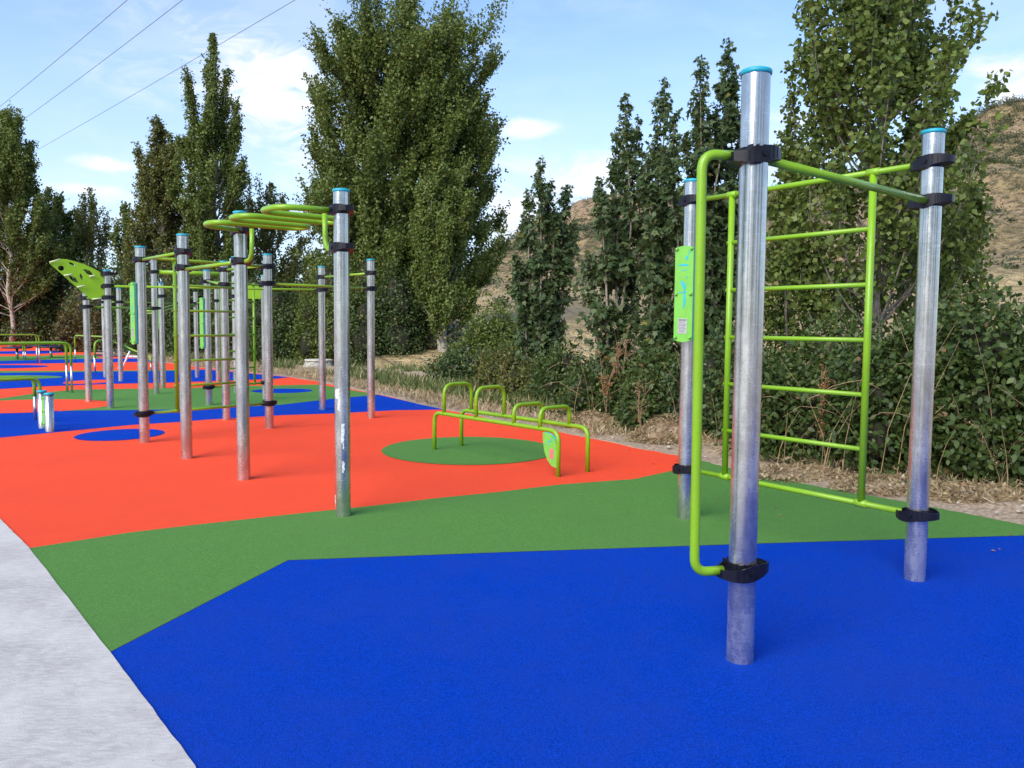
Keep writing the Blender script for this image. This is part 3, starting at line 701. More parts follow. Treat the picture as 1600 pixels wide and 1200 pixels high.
# --- heaps of dead plants at the edge of the dirt
def heap(u, v, w, h, label, nst=420, seed=0):
    c = gp(u, v); t = empty('dead_brush_heap', c, label, 'brush heap'); V, Fc = [], []
    ic, fc = [], []; icolump(ic, fc, (0, 0, h*.25), (w*.62, w*.42, h*.5), seed)
    link('soil_core', mesh('soil_core', ic, fc, M_SOIL), t, c)
    for _ in range(nst):
        a = random.random()*6.28; q = math.sqrt(random.random()); x, y = math.cos(a)*q*w, math.sin(a)*q*w*.6
        z = h*(1-q*q)*(.5+.55*random.random()); d = Vector((random.gauss(0, 1), random.gauss(0, 1), random.gauss(.1, .4))).normalized()
        L = .08+.22*random.random(); b0 = Vector((x, y, max(.01, z)))-d*L*.5
        pp = [b0, b0+d*L*.5+Vector((0, 0, random.gauss(0, .02))), b0+d*L]
        sweep(V, Fc, pp, [.003, .0025, .001], 3, False)
    link('stalks', mesh('stalks', V, Fc, M_DRY), t, c)
    n = 1500; q = np.sqrt(rng.random(n)); a = rng.random(n)*6.28
    P = np.stack([np.cos(a)*q*w, np.sin(a)*q*w*.6, h*(1-q*q)*(.4+.65*rng.random(n))+.01], 1)
    leaves('dead_leaves', P+np.array(c), rnd_dir(n), rnd_dir(n)+np.array([0, 0, .6]), .02+.035*rng.random(n), T_OV, M_STRAW, t, tuple(c))
heap(1045, 690, .55, .34, 'larger heap of dead brush left of the instruction board pole', 560, 1)
heap(925, 668, .42, .24, 'smaller heap of dead brush behind the low bar station', 380, 2)
heap(1245, 745, .6, .10, 'flat litter of dead stalks behind the ladder', 360, 3)
heap(1395, 765, .6, .12, 'flat litter of dead stalks left of the rightmost pole base', 360, 4)
heap(1540, 780, .55, .13, 'flat litter of dead stalks at the right edge', 360, 5)
# dry standing weeds
def weed(u, v, top_v, label, m=M_DRYL, ns=1, spread=.08, leafn=220, ls=.022):
    c = gp(u, v); H = zat(c, top_v); t = empty('dry_weed', c, label, 'weed'); V, Fc = [], []; PP = []
    for _ in range(ns):
        l = (random.gauss(0, spread), random.gauss(0, spread)); pp = [Vector((l[0]*q*q*2+.015*math.sin(q*9), l[1]*q*q*2, H*q)) for q in (0, .2, .4, .6, .8, 1)]
        sweep(V, Fc, pp, [.006, .005, .0045, .004, .003, .0015], 4, False)
        for _k in range(12):
            q = .3+.7*random.random(); j = min(4, int(q*5)); b0 = pp[j].lerp(pp[j+1], q*5-j); d = Vector((random.gauss(0, 1), random.gauss(0, 1), .9)).normalized()*(.06+.10*random.random())
            sweep(V, Fc, [b0, b0+d], [.0025, .001], 3, False); PP += [b0+d*random.random()+Vector((random.gauss(0, .012), random.gauss(0, .012), random.gauss(0, .012))) for _ in range(leafn//12)]
    link('stalk', mesh('stalk', V, Fc, M_DRY), t, c)
    P = np.array([tuple(p) for p in PP])+np.array(c); n = len(P)
    leaves('seed_heads', P, rnd_dir(n), rnd_dir(n), ls*(.6+.8*rng.random(n)), T_OV, m, t, tuple(c), kind='stuff')
weed(1283, 735, 570, 'upright orange brown dried weed seen through the ladder', M_DRYL, 2, .02, 420)
weed(945, 664, 545, 'rust coloured dried weed behind the low bar station', M_DRYL, 3, .08, 300)
weed(972, 660, 515, 'tall brown thistle like weed left of the instruction board', M_STRAW, 4, .10, 260)
weed(1560, 770, 650, 'pale dried weed at the right edge', M_STRAW, 3, .14, 120, .016)
weed(1000, 690, 600, 'small dried weed beside the larger brush heap', M_STRAW, 3, .10, 120, .016)
tube('cane', [gp(655, 590)+Vector((.35, 0, .02)), gp(655, 590)+Vector((.02, .3, .36)), gp(655, 590)+Vector((-.25, .5, .60))], .012, M_DRY, None, 0, 6, label='pale broken cane leaning in the grass below the young poplar', cat='cane')
tube('fallen_branch', [gp(1455, 775)+Vector((0, 0, .06)), gp(1480, 770)+Vector((0, 0, .10)), gp(1510, 772)+Vector((0, 0, .13))], [.008, .006, .003], M_DRY, None, 0, 6, label='thin fallen branch lying right of the rightmost pole', cat='branch')

# ------------------------------------------------------------------ stone well cover
c = gp(498, 577); t = empty('well_cover', c, 'low square stone well with pale concrete lid in the grass', 'well cover')
V, Fc = [], []; s0, s1, hh = .50, .40, .27
for z, s in ((-.05, s0), (.1, s0*.95), (hh, s1)):
    for a in range(8):
        an = math.pi/8+a*math.pi/4; V.append(Vector((s*math.cos(an)*1.08, s*math.sin(an)*1.08, z+.01*mnoise.noise((a*3., z*9, 0)))))
for i in range(2):
    for a in range(8): Fc.append((i*8+a, i*8+(a+1) % 8, (i+1)*8+(a+1) % 8, (i+1)*8+a))
link('stone_base', mesh('stone_base', V, Fc, M_STONE, False), t, c)
V, Fc = [], []; lathe(V, Fc, [(.43, 0), (.47, .015), (.47, .05), (.44, .065)], 8)
link('lid', mesh('lid', V, Fc, M_SLAB, False), t, c+Vector((0, 0, hh)))

# ------------------------------------------------------------------ rig parts
PR = .0605
_pole = {}
def pole_mesh(h):
    k = round(h, 2)
    if k not in _pole:
        V, Fc = [], []; lathe(V, Fc, [(PR, -.05), (PR, .02)]+[(PR, .02+(h-.04)*i/12) for i in range(1, 13)]+[(PR, h-.0195), (PR-.002, h-.0190)], 48); _pole[k] = mesh('pole', V, Fc, M_GALV)
    return _pole[k]
V, Fc = [], []; lathe(V, Fc, [(PR+.001, 0), (PR+.006, .002), (PR+.007, .014), (PR+.004, .021), (PR-.006, .025), (.001, .026)], 48)
CAP = mesh('cap', V, Fc, M_CAP)
def clamp_mesh():
    """eye-shaped plastic collar: outer wall, hub round the pole, web and ribs"""
    V, Fc = [], []; L, Wd, wt = .122, .086, .006; n = 56
    def outline(k, ins=0.0):
        a = 2*math.pi*k/n; ca, sa = math.cos(a), math.sin(a)
        x = (L-ins)*(abs(ca)**.72)*(1 if ca > 0 else -1); q = abs(x)/(L-ins)
        y = (Wd-ins)*((.30+.70*(1-q**2.3)) if q < .985 else .30*abs(sa)/.2)
        y = min(y, (Wd-ins))*(1 if sa > 0 else -1)
        return x, y
    def hz2(x): return .036-.017*(abs(x)/L)**1.2
    tw = lambda x: .011*math.sin(x/L*2.2)
    for ring, (ins, sg) in enumerate(((0, -1), (0, 1), (wt, 1), (wt, .2))):
        for k in range(n):
            x, y = outline(k, ins); V.append(Vector((x, y, hz2(x)*sg+tw(x))))
    for i in range(3):
        for k in range(n): Fc.append((i*n+k, i*n+(k+1) % n, (i+1)*n+(k+1) % n, (i+1)*n+k))
    # web floor from wall to hub, hub wall
    b = len(V)
    for k in range(n):
        a = 2*math.pi*k/n; V.append(Vector(((PR+.005)*math.cos(a), (PR+.005)*math.sin(a), .004)))
    for k in range(n):
        a = 2*math.pi*k/n; V.append(Vector(((PR+.005)*math.cos(a), (PR+.005)*math.sin(a), .035)))
    for k in range(n):
        a = 2*math.pi*k/n; V.append(Vector(((PR-.001)*math.cos(a), (PR-.001)*math.sin(a), .035)))
    for k in range(n):
        q = (k+1) % n; Fc.append((3*n+k, 3*n+q, b+q, b+k)); Fc.append((b+k, b+q, b+n+q, b+n+k)); Fc.append((b+n+k, b+n+q, b+2*n+q, b+2*n+k))
    # underside
    for k in range(n):
        a = 2*math.pi*k/n; V.append(Vector(((PR-.001)*math.cos(a), (PR-.001)*math.sin(a), -.031)))
    for k in range(n): Fc.append((k, b+3*n+k, b+3*n+(k+1) % n, (k+1) % n))
    for x0 in (-.098, -.084, -.071, .071, .084, .098):     # ribs
        yy = Wd*(.30+.70*(1-(abs(x0)/L)**2.3))
        box(V, Fc, (x0, 0, hz2(x0)+tw(x0)-.017), (.0032, yy*1.9, .030))
    for x0 in (-.055, -.03, 0, .03, .055):
        for s in (-1, 1):
            y1 = s*(math.sqrt(max(0, (PR+.004)**2-x0*x0))); y2 = s*(Wd*(.30+.70*(1-(abs(x0)/L)**2.3))-.004)
            if abs(y2)-abs(y1) > .004: box(V, Fc, (x0, (y1+y2)/2, .024), (.0032, abs(y2-y1), .030))
    for s in (-1, 1):
        b0 = Vector((0, s*(Wd-.006), 0)); sweep(V, Fc, [b0, b0+Vector((0, s*.012, 0)), b0+Vector((0, s*.0125, 0)), b0+Vector((0, s*.004, 0))], [.015, .0135, .0105, .0095], 20)
        for x0 in (-.07, -.045, .045, .07):
            yy = s*(Wd*(.30+.70*(1-(abs(x0)/L)**2.3))); box(V, Fc, (x0, yy, tw(x0)), (.003, .003, hz2(x0)*1.7))
    me = mesh('clamp', V, Fc, M_CLAMP, False); return me
CLAMP = clamp_mesh()
V, Fc = [], []; lathe(V, Fc, [(.010, 0), (.010, .003), (.0065, .004), (.0062, .001), (.0005, .001)], 18)
BOLT = mesh('bolt', V, Fc, simple('dark_bolt', (.05, .05, .055), .35, .6))
def pole(root, xy, h, cap=True):
    p = Vector((xy[0], xy[1], 0)); o = link('pole', pole_mesh(h), root, p, random.random()*6)
    if cap: link('cap', CAP, o, p+Vector((0, 0, h-.022)))
    return o
def clamp(root, xy, z, ang):
    p = Vector((xy[0], xy[1], z)); o = link('clamp', CLAMP, root, p, ang)
    me = BOLT
    for s in (-1, 1):
        q = link('bolt', me, o, p + Vector((0, s*.0925, 0))); q.location = (.0, s*.0845, 0); q.rotation_euler = (R(-90*s), 0, 0)
    return o
def bar(root, a, b, z, r=.019, z2=None, gap=.055, name='horizontal_bar'):
    a = Vector((a[0], a[1], z)); b = Vector((b[0], b[1], z if z2 is None else z2)); d = (b-a).normalized()
    return tube(name, [a+d*gap, b-d*gap], r, M_LIME, root)
def ang(a, b): return math.atan2(b[1]-a[1], b[0]-a[0])
def ladder(root, a, b, zt, zb, f0, f1, nr=5, r=.0225):
    a = Vector((a[0], a[1], 0)); b = Vector((b[0], b[1], 0)); d = (b-a).normalized()
    bar(root, a, b, zt); bar(root, a, b, zb)
    for f in (f0, f1):
        p = a.lerp(b, f); tube('ladder_upright', [p+Vector((0, 0, zt-.01)), p+Vector((0, 0, zb+.01))], r, M_LIME, root)
        for z in (zt, zb): tube('tee_joint', [p-d*.042+Vector((0, 0, z)), p-d*.040+Vector((0, 0, z)), p+d*.040+Vector((0, 0, z)), p+d*.042+Vector((0, 0, z))], [.022, .0255, .0255, .022], M_LIME, root)
    for k in range(nr):
        z = zt-(zt-zb)*(k+1)/(nr+1)
        p0, p1 = a.lerp(b, f0)-d*.03, a.lerp(b, f1)+d*.004
        tube('rung', [p0+Vector((0, 0, z)), p1+Vector((0, 0, z))], .0155, M_LIME, root)
def extr(name, outline, th, m, parent, origin, X, Y, nrm_, off=0.0):
    """flat board from a 2-D outline in the plane X,Y at origin, thickness th along nrm_"""
    V, Fc = [], []; n = len(outline); X, Y, nrm_ = Vector(X), Vector(Y), Vector(nrm_)
    for s in (0, th):
        for (x, y) in outline: V.append(X*x+Y*y+nrm_*(off+s))
    Fc.append(tuple(reversed(range(n)))); Fc.append(tuple(n+i for i in range(n)))
    for i in range(n): Fc.append((i, (i+1) % n, n+(i+1) % n, n+i))
    me = mesh(name, V, Fc, m, False); me.validate()
    return link(name, me, parent, origin)
WV = Vector((.60, .80, 0)).normalized(); UV = Vector((.643, -.766, 0)).normalized()
def panel(root, xy, zc, h=.74, w=.165, nrm_=None, detail=True, off=.085, side=0.0):
    """lime instruction board in front of a cyan backing plate, with knobs, cut-out pictures and a small plate"""
    nn_ = Vector(nrm_ or -WV).normalized(); X = Vector((-nn_.y, nn_.x, 0)); Z = Vector((0, 0, 1))
    c = Vector((xy[0], xy[1], zc)) + nn_*off + X*side
    def rr(w_, h_, arc=.014):
        o = [(-w_/2, -h_/2+arc*.3)]+[(-w_/2+w_*k/8, -h_/2-arc*math.sin(math.pi*k/8)) for k in range(1, 8)]+[(w_/2, -h_/2+arc*.3)]
        o += [(w_/2, h_/2)]+[(w_/2-w_*k/8, h_/2+arc*math.sin(math.pi*k/8)) for k in range(1, 8)]+[(-w_/2, h_/2)]; return o
    o = extr('instruction_board', rr(w, h), .013, M_PANEL, root, c, X, Z, nn_)
    extr('backing_plate', rr(w, h), .014, M_PANELB, o, c, X, Z, nn_, -.017)
    for sx in (-1, 1):
        for zz in ((-h/2+.02), 0, h/2-.01):
            V, Fc = [], []; p0 = X*(sx*w*.40)+Z*zz+nn_*.012; sweep(V, Fc, [p0, p0+nn_*.010, p0+nn_*.017, p0+nn_*.020], [.0125, .0125, .009, .003], 12)
            link('knob', mesh('knob', V, Fc, M_PANEL), o, c)
    for zz in (0, -h/2+.02):
        V, Fc = [], []; p0 = X*(w*.42)+Z*zz-nn_*.005; sweep(V, Fc, [p0, p0-nn_*.16], .004, 8); link('fixing_rod', mesh('fixing_rod', V, Fc, M_GALV), o, c)
    if detail:
        pics = [[(.012, .255), (.030, .26), (.034, .285), (.047, .33), (.041, .332), (.028, .29), (.012, .283)],
                [(-.055, .215), (-.02, .228), (.03, .226), (.038, .205), (.018, .212), (-.02, .212)],
                [(-.03, .188), (-.01, .176), (.015, .178), (.03, .192), (.02, .186), (-.008, .182)],
                [(-.002, .10), (.008, .065), (.022, .09), (.018, .055), (.012, .03), (.020, -.05), (.008, -.10), (-.006, -.115), (.0, -.05), (.0, .03), (-.012, .06), (-.024, .085)],
                [(.018, .125), (.026, .135), (.034, .128), (.026, .118)], [(-.034, .095), (-.024, .104), (-.018, .095), (-.026, .087)],
                [(-.045, .012), (.03, .020), (.03, .013), (-.045, .005)]]
        for pc in pics: extr('cut_out_picture', pc, .0012, M_PANELB, o, c, X, Z, nn_, .0131)
        extr('notice_plate', [(-.040, -.30), (.032, -.30), (.034, -.185), (-.040, -.185)], .002, M_LABEL, o, c, X, Z, nn_, .0131)
        V, Fc = [], []
        for k in range(9):
            hh2 = .003 if k else .008; zz = -.192-k*.0115
            b = len(V)
            for (x, y) in ((-.034, zz-hh2), (.027-(k % 3)*.006, zz-hh2), (.027-(k % 3)*.006, zz), (-.034, zz)): V.append(X*x+Z*y+nn_*.0156)
            Fc.append((b, b+1, b+2, b+3))
        link('notice_print', mesh('notice_print', V, Fc, M_INK, False), o, c)
    return o

# ------------------------------------------------------------------ front rig (three poles)
A = gp(1156, 1031); B = gp(1429, 905); C = gp(1070, 810)
rig = empty('pull_up_rig', A, 'nearest rig of three steel poles with lime ladder, pull up bar and side pole grip', 'climbing rig')
hA, hB, hC = zat(A, 110), zat(B, 204), zat(C, 281)
pole(rig, A, hA); pole(rig, B, hB); pole(rig, C, hC)
zT = (zat(C, 315)+zat(B, 254))/2; zB = (zat(C, 731)+zat(B, 806))/2; zM = (zat(A, 250)+zat(B, 312))/2; zL = zat(A, 889)
f0 = frac(C+Vector((0, 0, zT)), B+Vector((0, 0, zT)), 1144); f1 = frac(C+Vector((0, 0, zT)), B+Vector((0, 0, zT)), 1365)
ladder(rig, C, B, zT, zB, f0, f1)
bar(rig, A, B, zM, .0205, name='pull_up_bar')
aCB = ang(C, B); aAB = ang(A, B)
clamp(rig, C, zT, aCB); clamp(rig, B, zT, aCB); clamp(rig, C, zB, aCB); clamp(rig, B, zB, aCB)
clamp(rig, A, zM, aAB*.45); clamp(rig, B, zM, aCB+.25); clamp(rig, A, zL, aAB*.45)
dl = Vector((-.97, -.24, 0)).normalized(); up = Vector((0, 0, 1))
tube('side_grip_bar', [A+up*(zM+.0)+dl*.098, A+up*(zM+.0)+dl*.245, A+up*(zL)+dl*.235, A+up*(zL)+dl*.098], .0215, M_LIME, rig, .14, 18)
panel(rig, C, (zat(C, 383)+zat(C, 537))/2, h=.70, w=.150, off=.10)

# ------------------------------------------------------------------ large rig on the left
S = dict(D=(536, 806, 296), E=(381, 749, 339), F=(421, 669, 397), G=(226, 691, 385), H=(292, 716, 366), I=(580, 653, 405), J=(504, 640, 416),
         P1=(172.7, 638, 422), P2=(139, 627.7, 458), P4=(244.6, 615.5, 402), P8=(326.7, 633, 422), P9=(353.7, 656, 408), P11=(369, 613, 401))
big = empty('calisthenics_rig', gp(536, 806), 'large rig of many steel poles with snaking overhead bar, ladders and long lime bars', 'climbing rig')
Q = {}
for k, (u, v, tv) in S.items():
    g = gp(u, v); Q[k] = g; pole(big, g, min(zat(g, tv)+(.05 if k == 'E' else 0), 2.95))
Q['P12'] = at(413.5, 16.6); pole(big, Q['P12'], 2.45)
z_ = lambda k, v: zat(Q[k], v)
zDU = (z_('D', 326)+z_('E', 363))/2; zDL = (z_('D', 389)+z_('E', 408))/2
DE = (Q['E']-Q['D']); dl_ = DE.length; du = DE.normalized(); dw = Vector((-du.y, du.x, 0))
if dw.dot(Vector((-1, -.5, 0))) < 0: dw = -dw          # dw points to the camera's left
sn = [(.05, 0), (.12, .45), (.50, .45), (.50, -.33), (.80, -.33), (.80, .45), (1.14, .45), (1.14, -.33), (1.40, -.33), (1.40, .45), (1.72, .45), (dl_-.05, 0)]
tube('overhead_snake_bar', [Q['D']+du*a+dw*b+up*zDU for a, b in sn], .0235, M_LIME, big, .15, 16)
for s0_, sgn in ((0, 1), (dl_, -1)):
    p = Q['D']+du*s0_; tube('drop_bar', [p+du*sgn*.27+up*zDU, p+du*sgn*.26+up*zDL, p+du*sgn*.05+up*zDL], .021, M_LIME, big, .12)
aDE = ang(Q['E'], Q['D']); aGF = ang(Q['G'], Q['F'])
for k in 'DE':
    clamp(big, Q[k], zDU, aDE); clamp(big, Q[k], zDL, aDE)
zHE = zDL; bar(big, Q['H'], Q['E'], zHE); clamp(big, Q['H'], z_('H', 419), aDE)
zGH = z_('H', 394); bar(big, Q['G'], Q['H'], zGH); clamp(big, Q['H'], zGH, aDE); clamp(big, Q['G'], zGH, aDE)
zGF = (z_('G', 405)+z_('F', 414))/2; zGFb = (z_('G', 645)+z_('F', 631))/2
ladder(big, Q['G'], Q['F'], zGF, zGFb, .24, .76)
clamp(big, Q['F'], zGF, aGF); clamp(big, Q['G'], zGFb, aGF); clamp(big, Q['F'], zGFb, aGF)
zFI = (z_('F', 441)+z_('I', 453))/2; bar(big, Q['F'], Q['I'], zFI); clamp(big, Q['F'], zFI, aGF); clamp(big, Q['I'], zFI, aGF)
zIJ = z_('I', 427); bar(big, Q['I'], Q['J'], zIJ); clamp(big, Q['I'], zIJ, aDE); clamp(big, Q['J'], zIJ, aDE)
zJP = z_('J', 453); bar(big, Q['J'], Q['P1'], zJP, z2=z_('P1', 447)); clamp(big, Q['J'], zJP, 0)
for v in (428, 447, 465): clamp(big, Q['P1'], z_('P1', v), .1)
bar(big, Q['F'], Q['P9'], z_('F', 415), z2=z_('P9', 422)); clamp(big, Q['P9'], z_('P9', 422), aDE); clamp(big, Q['P9'], z_('P9', 445), aDE)
bar(big, Q['P9'], Q['P8'], z_('P9', 445), z2=z_('P8', 439))
aP = ang(Q['P8'], Q['P12']); zt8, zb8 = z_('P8', 440), z_('P8', 605)
ladder(big, Q['P8'], Q['P12'], zt8, zb8, .22, .80)
for k in ('P8', 'P12'):
    clamp(big, Q[k], zt8, aP); clamp(big, Q[k], zb8, aP)
bar(big, Q['P4'], Q['P11'], z_('P4', 425), .045, z2=z_('P4', 425), name='thick_cross_beam'); clamp(big, Q['P4'], z_('P4', 425), ang(Q['P4'], Q['P11'])); clamp(big, Q['P11'], z_('P4', 425), 0)
clamp(big, Q['P2'], z_('P2', 479.5), .1); clamp(big, Q['P2'], z_('P2', 466), .1); clamp(big, Q['P4'], z_('P4', 482), .4)
bar(big, Q['P2'], Q['P4'], z_('P2', 479.5), z2=z_('P4', 482)); bar(big, Q['P1'], Q['P2'], z_('P1', 465), z2=z_('P2', 466))
clamp(big, Q['P11'], z_('P11', 463), .3)
# perforated boards
def leafboard(name, root, origin, X, Zs, pts, holes, th=.02):
    """board with real holes, cut by a grid-free bridge: outline and holes triangulated together"""
    from mathutils.geometry import delaunay_2d_cdt
    vs, es = [], []
    def ringadd(r):
        b = len(vs)
        for p in r: vs.append(Vector(p))
        for i in range(len(r)): es.append((b+i, b+(i+1) % len(r)))
    ringadd(pts)
    for h in holes: ringadd(h)
    ov, oe, of, _, _, _ = delaunay_2d_cdt(vs, es, [], 0, 1e-6)
    def inside(p, r):
        c = False; n = len(r)
        for i in range(n):
            (x1, y1), (x2, y2) = r[i], r[(i+1) % n]
            if (y1 > p[1]) != (y2 > p[1]) and p[0] < (x2-x1)*(p[1]-y1)/(y2-y1)+x1: c = not c
        return c
    keep = []
    for f in of:
        cx = sum(ov[i][0] for i in f)/len(f); cy = sum(ov[i][1] for i in f)/len(f)
        if inside((cx, cy), pts) and not any(inside((cx, cy), h) for h in holes): keep.append(list(f))
    X = Vector(X); Z = Vector((0, 0, 1)); N_ = X.cross(Z).normalized(); n = len(ov)
    V = [X*p[0]+Z*p[1] for p in ov]+[X*p[0]+Z*p[1]+N_*th for p in ov]; Fc = []
    from collections import Counter
    cnt = Counter()
    for f in keep:
        Fc.append(tuple(f)); Fc.append(tuple(n+i for i in reversed(f)))
        for i in range(len(f)): cnt[frozenset((f[i], f[(i+1) % len(f)]))] += 1
    for f in keep:
        for i in range(len(f)):
            a, b = f[i], f[(i+1) % len(f)]
            if cnt[frozenset((a, b))] == 1: Fc.append((b, a, n+a, n+b))
    return link(name, mesh(name, V, Fc, simple('board_lime', (.25, .52, .008), .4, 0, .05, 5), False), root, origin)
bo = Q['P1']+up*0; bx = Vector((-.80, -.60, 0)).normalized()
def bpt(u, v):
    """intersection of a pixel ray with the board's plane, in board coordinates"""
    n_ = bx.cross(up); d = ray(u, v); t = (bo-EYE).dot(n_)/d.dot(n_); p = EYE+d*t-bo; return (p.dot(bx), p.z)
def lens(u0_, v0_, u1_, v1_, w, n=8):
    a = Vector(bpt(u0_, v0_)); b = Vector(bpt(u1_, v1_)); d = b-a; pn = Vector((-d.y, d.x)).normalized()*w
    return [tuple(a+d*(k/n)+pn*math.sin(math.pi*k/n)) for k in range(n)]+[tuple(b-d*(k/n)-pn*math.sin(math.pi*k/n)) for k in range(n)]
out = [bpt(*p) for p in ((77, 411), (94, 404.5), (104, 405), (118, 408.5), (132, 413), (145, 419), (155, 424.5), (163, 432), (164, 463), (155, 465.5), (143, 468.5), (118, 447))]
cc = Vector(bpt(95.5, 419)); rad = abs(bpt(100.5, 419)[0]-cc[0])
holes = [[(cc[0]+rad*math.cos(a), cc[1]+rad*.9*math.sin(a)) for a in [2*math.pi*k/20 for k in range(20)]], lens(107, 409.5, 117.5, 416, .022), lens(130, 420.5, 146, 430, .035), lens(107, 430.5, 123, 442, .035), lens(125, 427, 129, 438, .022)]
bd = leafboard('climbing_board', big, bo, bx, None, out, holes, .022)
nb = bx.cross(up)
for (u, v, u2, v2) in ((77, 410, 93, 405.5), (100, 430.5, 112, 428.5), (139, 432, 148, 430.5), (120, 448.5, 132, 446.5), (144, 467.5, 158, 466)):
    p, q = bpt(u, v), bpt(u2, v2); a = bo+bx*p[0]+up*p[1]-nb*.02; b = bo+bx*q[0]+up*q[1]-nb*.06
    tube('hand_grip', [a, b], .013, simple('pale_grip', (.55, .62, .35), .5), bd, 0, 8)
extr('green_board', [(0, 0), (.42, 0), (.42, -.20), (.34, -.28), (.06, -.28), (0, -.2)], .02, M_LIME, big, Q['P12']+Vector((-.46, .1, zt8+.02)), Vector((1, .1, 0)).normalized(), up, Vector((-.1, 1, 0)).normalized())
# instruction boards
panel(big, Q['G'], (z_('G', 446)+z_('G', 534))/2, nrm_=(-.75, -.66, 0), detail=True, off=.08, side=-.06)
panel(big, Q['P8'], (z_('P8', 454)+z_('P8', 556))/2, h=.9, nrm_=(-.75, -.66, 0), detail=False, off=.08, side=-.06)
# paint and tape residue on the front pole of the large rig
for (v1, v2, a0, a1) in ((607, 622, -2.35, -1.65), (622, 640, -2.0, -1.65), (661, 690, -1.55, -1.1), (690, 700, -1.35, -1.2), (719, 736, -1.45, -1.1), (772, 786, -2.75, -2.5)):
    g = Q['D']; zt, zb = zat(g, v1), zat(g, v2); V, Fc = [], []; nk, nz = 8, 7
    for j in range(nz):
        for i in range(nk):
            e = mnoise.noise((j*1.3, a0*5, v1*.1))*.12; a = a0+e+(a1-a0)*(i/(nk-1))*(.6+.4*abs(math.cos(j*1.9+v1))); rr = PR+.0012
            V.append(Vector((rr*math.cos(a), rr*math.sin(a), zb+(zt-zb)*j/(nz-1)+.012*mnoise.noise((i*1.1, j*.7, v1*.3)))))
    for j in range(nz-1):
        for i in range(nk-1): k = j*nk+i; Fc.append((k, k+1, k+nk+1, k+nk))
    link('tape_residue', mesh('tape_residue', V, Fc, M_TAPE), big, g)

# ------------------------------------------------------------------ farther rig
S2 = dict(P3=(189, 596, 450), P2b=(165, 590, 467), P5=(255, 606.5, 442), P6=(278, 586, 456), P7=(308, 590, 455), P10=(341, 597, 446))
far = empty('bar_rig', gp(255, 606.5), 'farthest rig of slim steel poles with forked lime bars behind the large rig', 'climbing rig')
for k, (u, v, tv) in S2.items(): g = gp(u, v); Q[k] = g; pole(far, g, zat(g, tv), k in ('P5', 'P3'))
bar(far, Q['P3'], Q['P6'], z_('P3', 472), z2=z_('P6', 474)); bar(far, Q['P2b'], Q['P3'], z_('P2b', 472), z2=z_('P3', 472)); bar(far, Q['P7'], Q['P10'], z_('P7', 474), z2=z_('P10', 470))
for k, v in (('P3', 472), ('P2b', 472), ('P6', 474), ('P7', 474), ('P5', 463), ('P10', 470)): clamp(far, Q[k], z_(k, v), .2)
p5 = Q['P5']; p7 = Q['P7']; zz = z_('P5', 484)
for s in (0, .14):
    a = p5+up*zz+Vector((-.45, 0, -.03-s*.4)); b = p7+up*(z_('P7', 476)-s*.3)
    tube('forked_bar', [a+Vector((0, s, 0)), a+Vector((.25, s, 0)), (a+b)/2+Vector((0, s, .05)), b], .019, M_LIME, far, .1)
panel(far, Q['P3'], (z_('P3', 485)+z_('P3', 521))/2, h=.62, w=.15, nrm_=(-.9, -.43, 0), detail=False, off=.06, side=-.08)
panel(far, Q['P5'], (z_('P5', 466)+z_('P5', 513))/2, h=.72, w=.15, nrm_=(-.9, -.43, 0), detail=False, off=.06, side=-.08)

# ------------------------------------------------------------------ low bar station with loops
U1, U2, U3, U4 = gp(679, 703), gp(721, 697), gp(872, 745), gp(918, 737)
dipp = empty('push_up_station', U1, 'low lime bar station with four loops across two rails on the round green spot', 'exercise station')
zr = (zat(U1, 649)+zat(U4, 665))/2; zr = .455
ax = ((U3-U1)+(U4-U2)).normalized(); aw = ((U2-U1)+(U4-U3)).normalized(); half = ((U2-U1).length+(U4-U3).length)/4
RT = .0235
tube('front_rail', [U1-up*.03, U1+up*zr, U3+up*zr, U3-up*.03], RT, M_LIME, dipp, .12)
tube('back_rail', [U2-up*.03, U2+up*zr, U4+up*zr, U4-up*.03], RT, M_LIME, dipp, .12)
for (uf, tv_) in ((694, 579), (744, 583), (803, 624), (844, 628)):
    f = frac(U1+up*zr, U3+up*zr, uf); a = U1.lerp(U3, f); b = U2.lerp(U4, f); m_ = (a+b)/2
    top = zat(m_, tv_)-RT*.5
    top = .80 if tv_ < 600 else .66
    tube('push_up_loop', [a+up*zr, a+up*top, b+up*top, b+up*zr], .0215, M_LIME, dipp, .13)
pn = Vector((-.30, -.95, 0)).normalized(); X_ = Vector((-pn.y, pn.x, 0))
qc = U3+up*.05
ol = [(0, .02)]+[(-.115*math.sin(k/8*math.pi/2)**.9, .02+.0+.30*(1-math.cos(k/8*math.pi/2))) for k in range(1, 9)]
ol = [(0.0, .035), (-.045, .05), (-.085, .10), (-.115, .18), (-.128, .27), (-.130, .34), (-.09, .338), (-.05, .322), (-.02, .29), (-.004, .24), (0, .19)]
if X_.x < 0: ol = [(-a, b) for a, b in ol]
ol = [(a*1.12-.012*(1 if X_.x > 0 else -1), b*1.15) for a, b in ol]
po = extr('instruction_board', ol, .010, M_PANEL, dipp, qc+pn*.012, X_, up, pn)
extr('backing_plate', [(a*1.0+(.012 if X_.x > 0 else -.012), b+.004) for a, b in ol], .010, M_PANELB, po, qc+pn*.012, X_, up, pn, -.0115)
sg = 1 if X_.x > 0 else -1
extr('notice_plate', [(sg*-.085, .13), (sg*-.045, .13), (sg*-.045, .23), (sg*-.085, .23)][::sg], .002, M_PINK, po, qc+pn*.012, X_, up, pn, .0102)
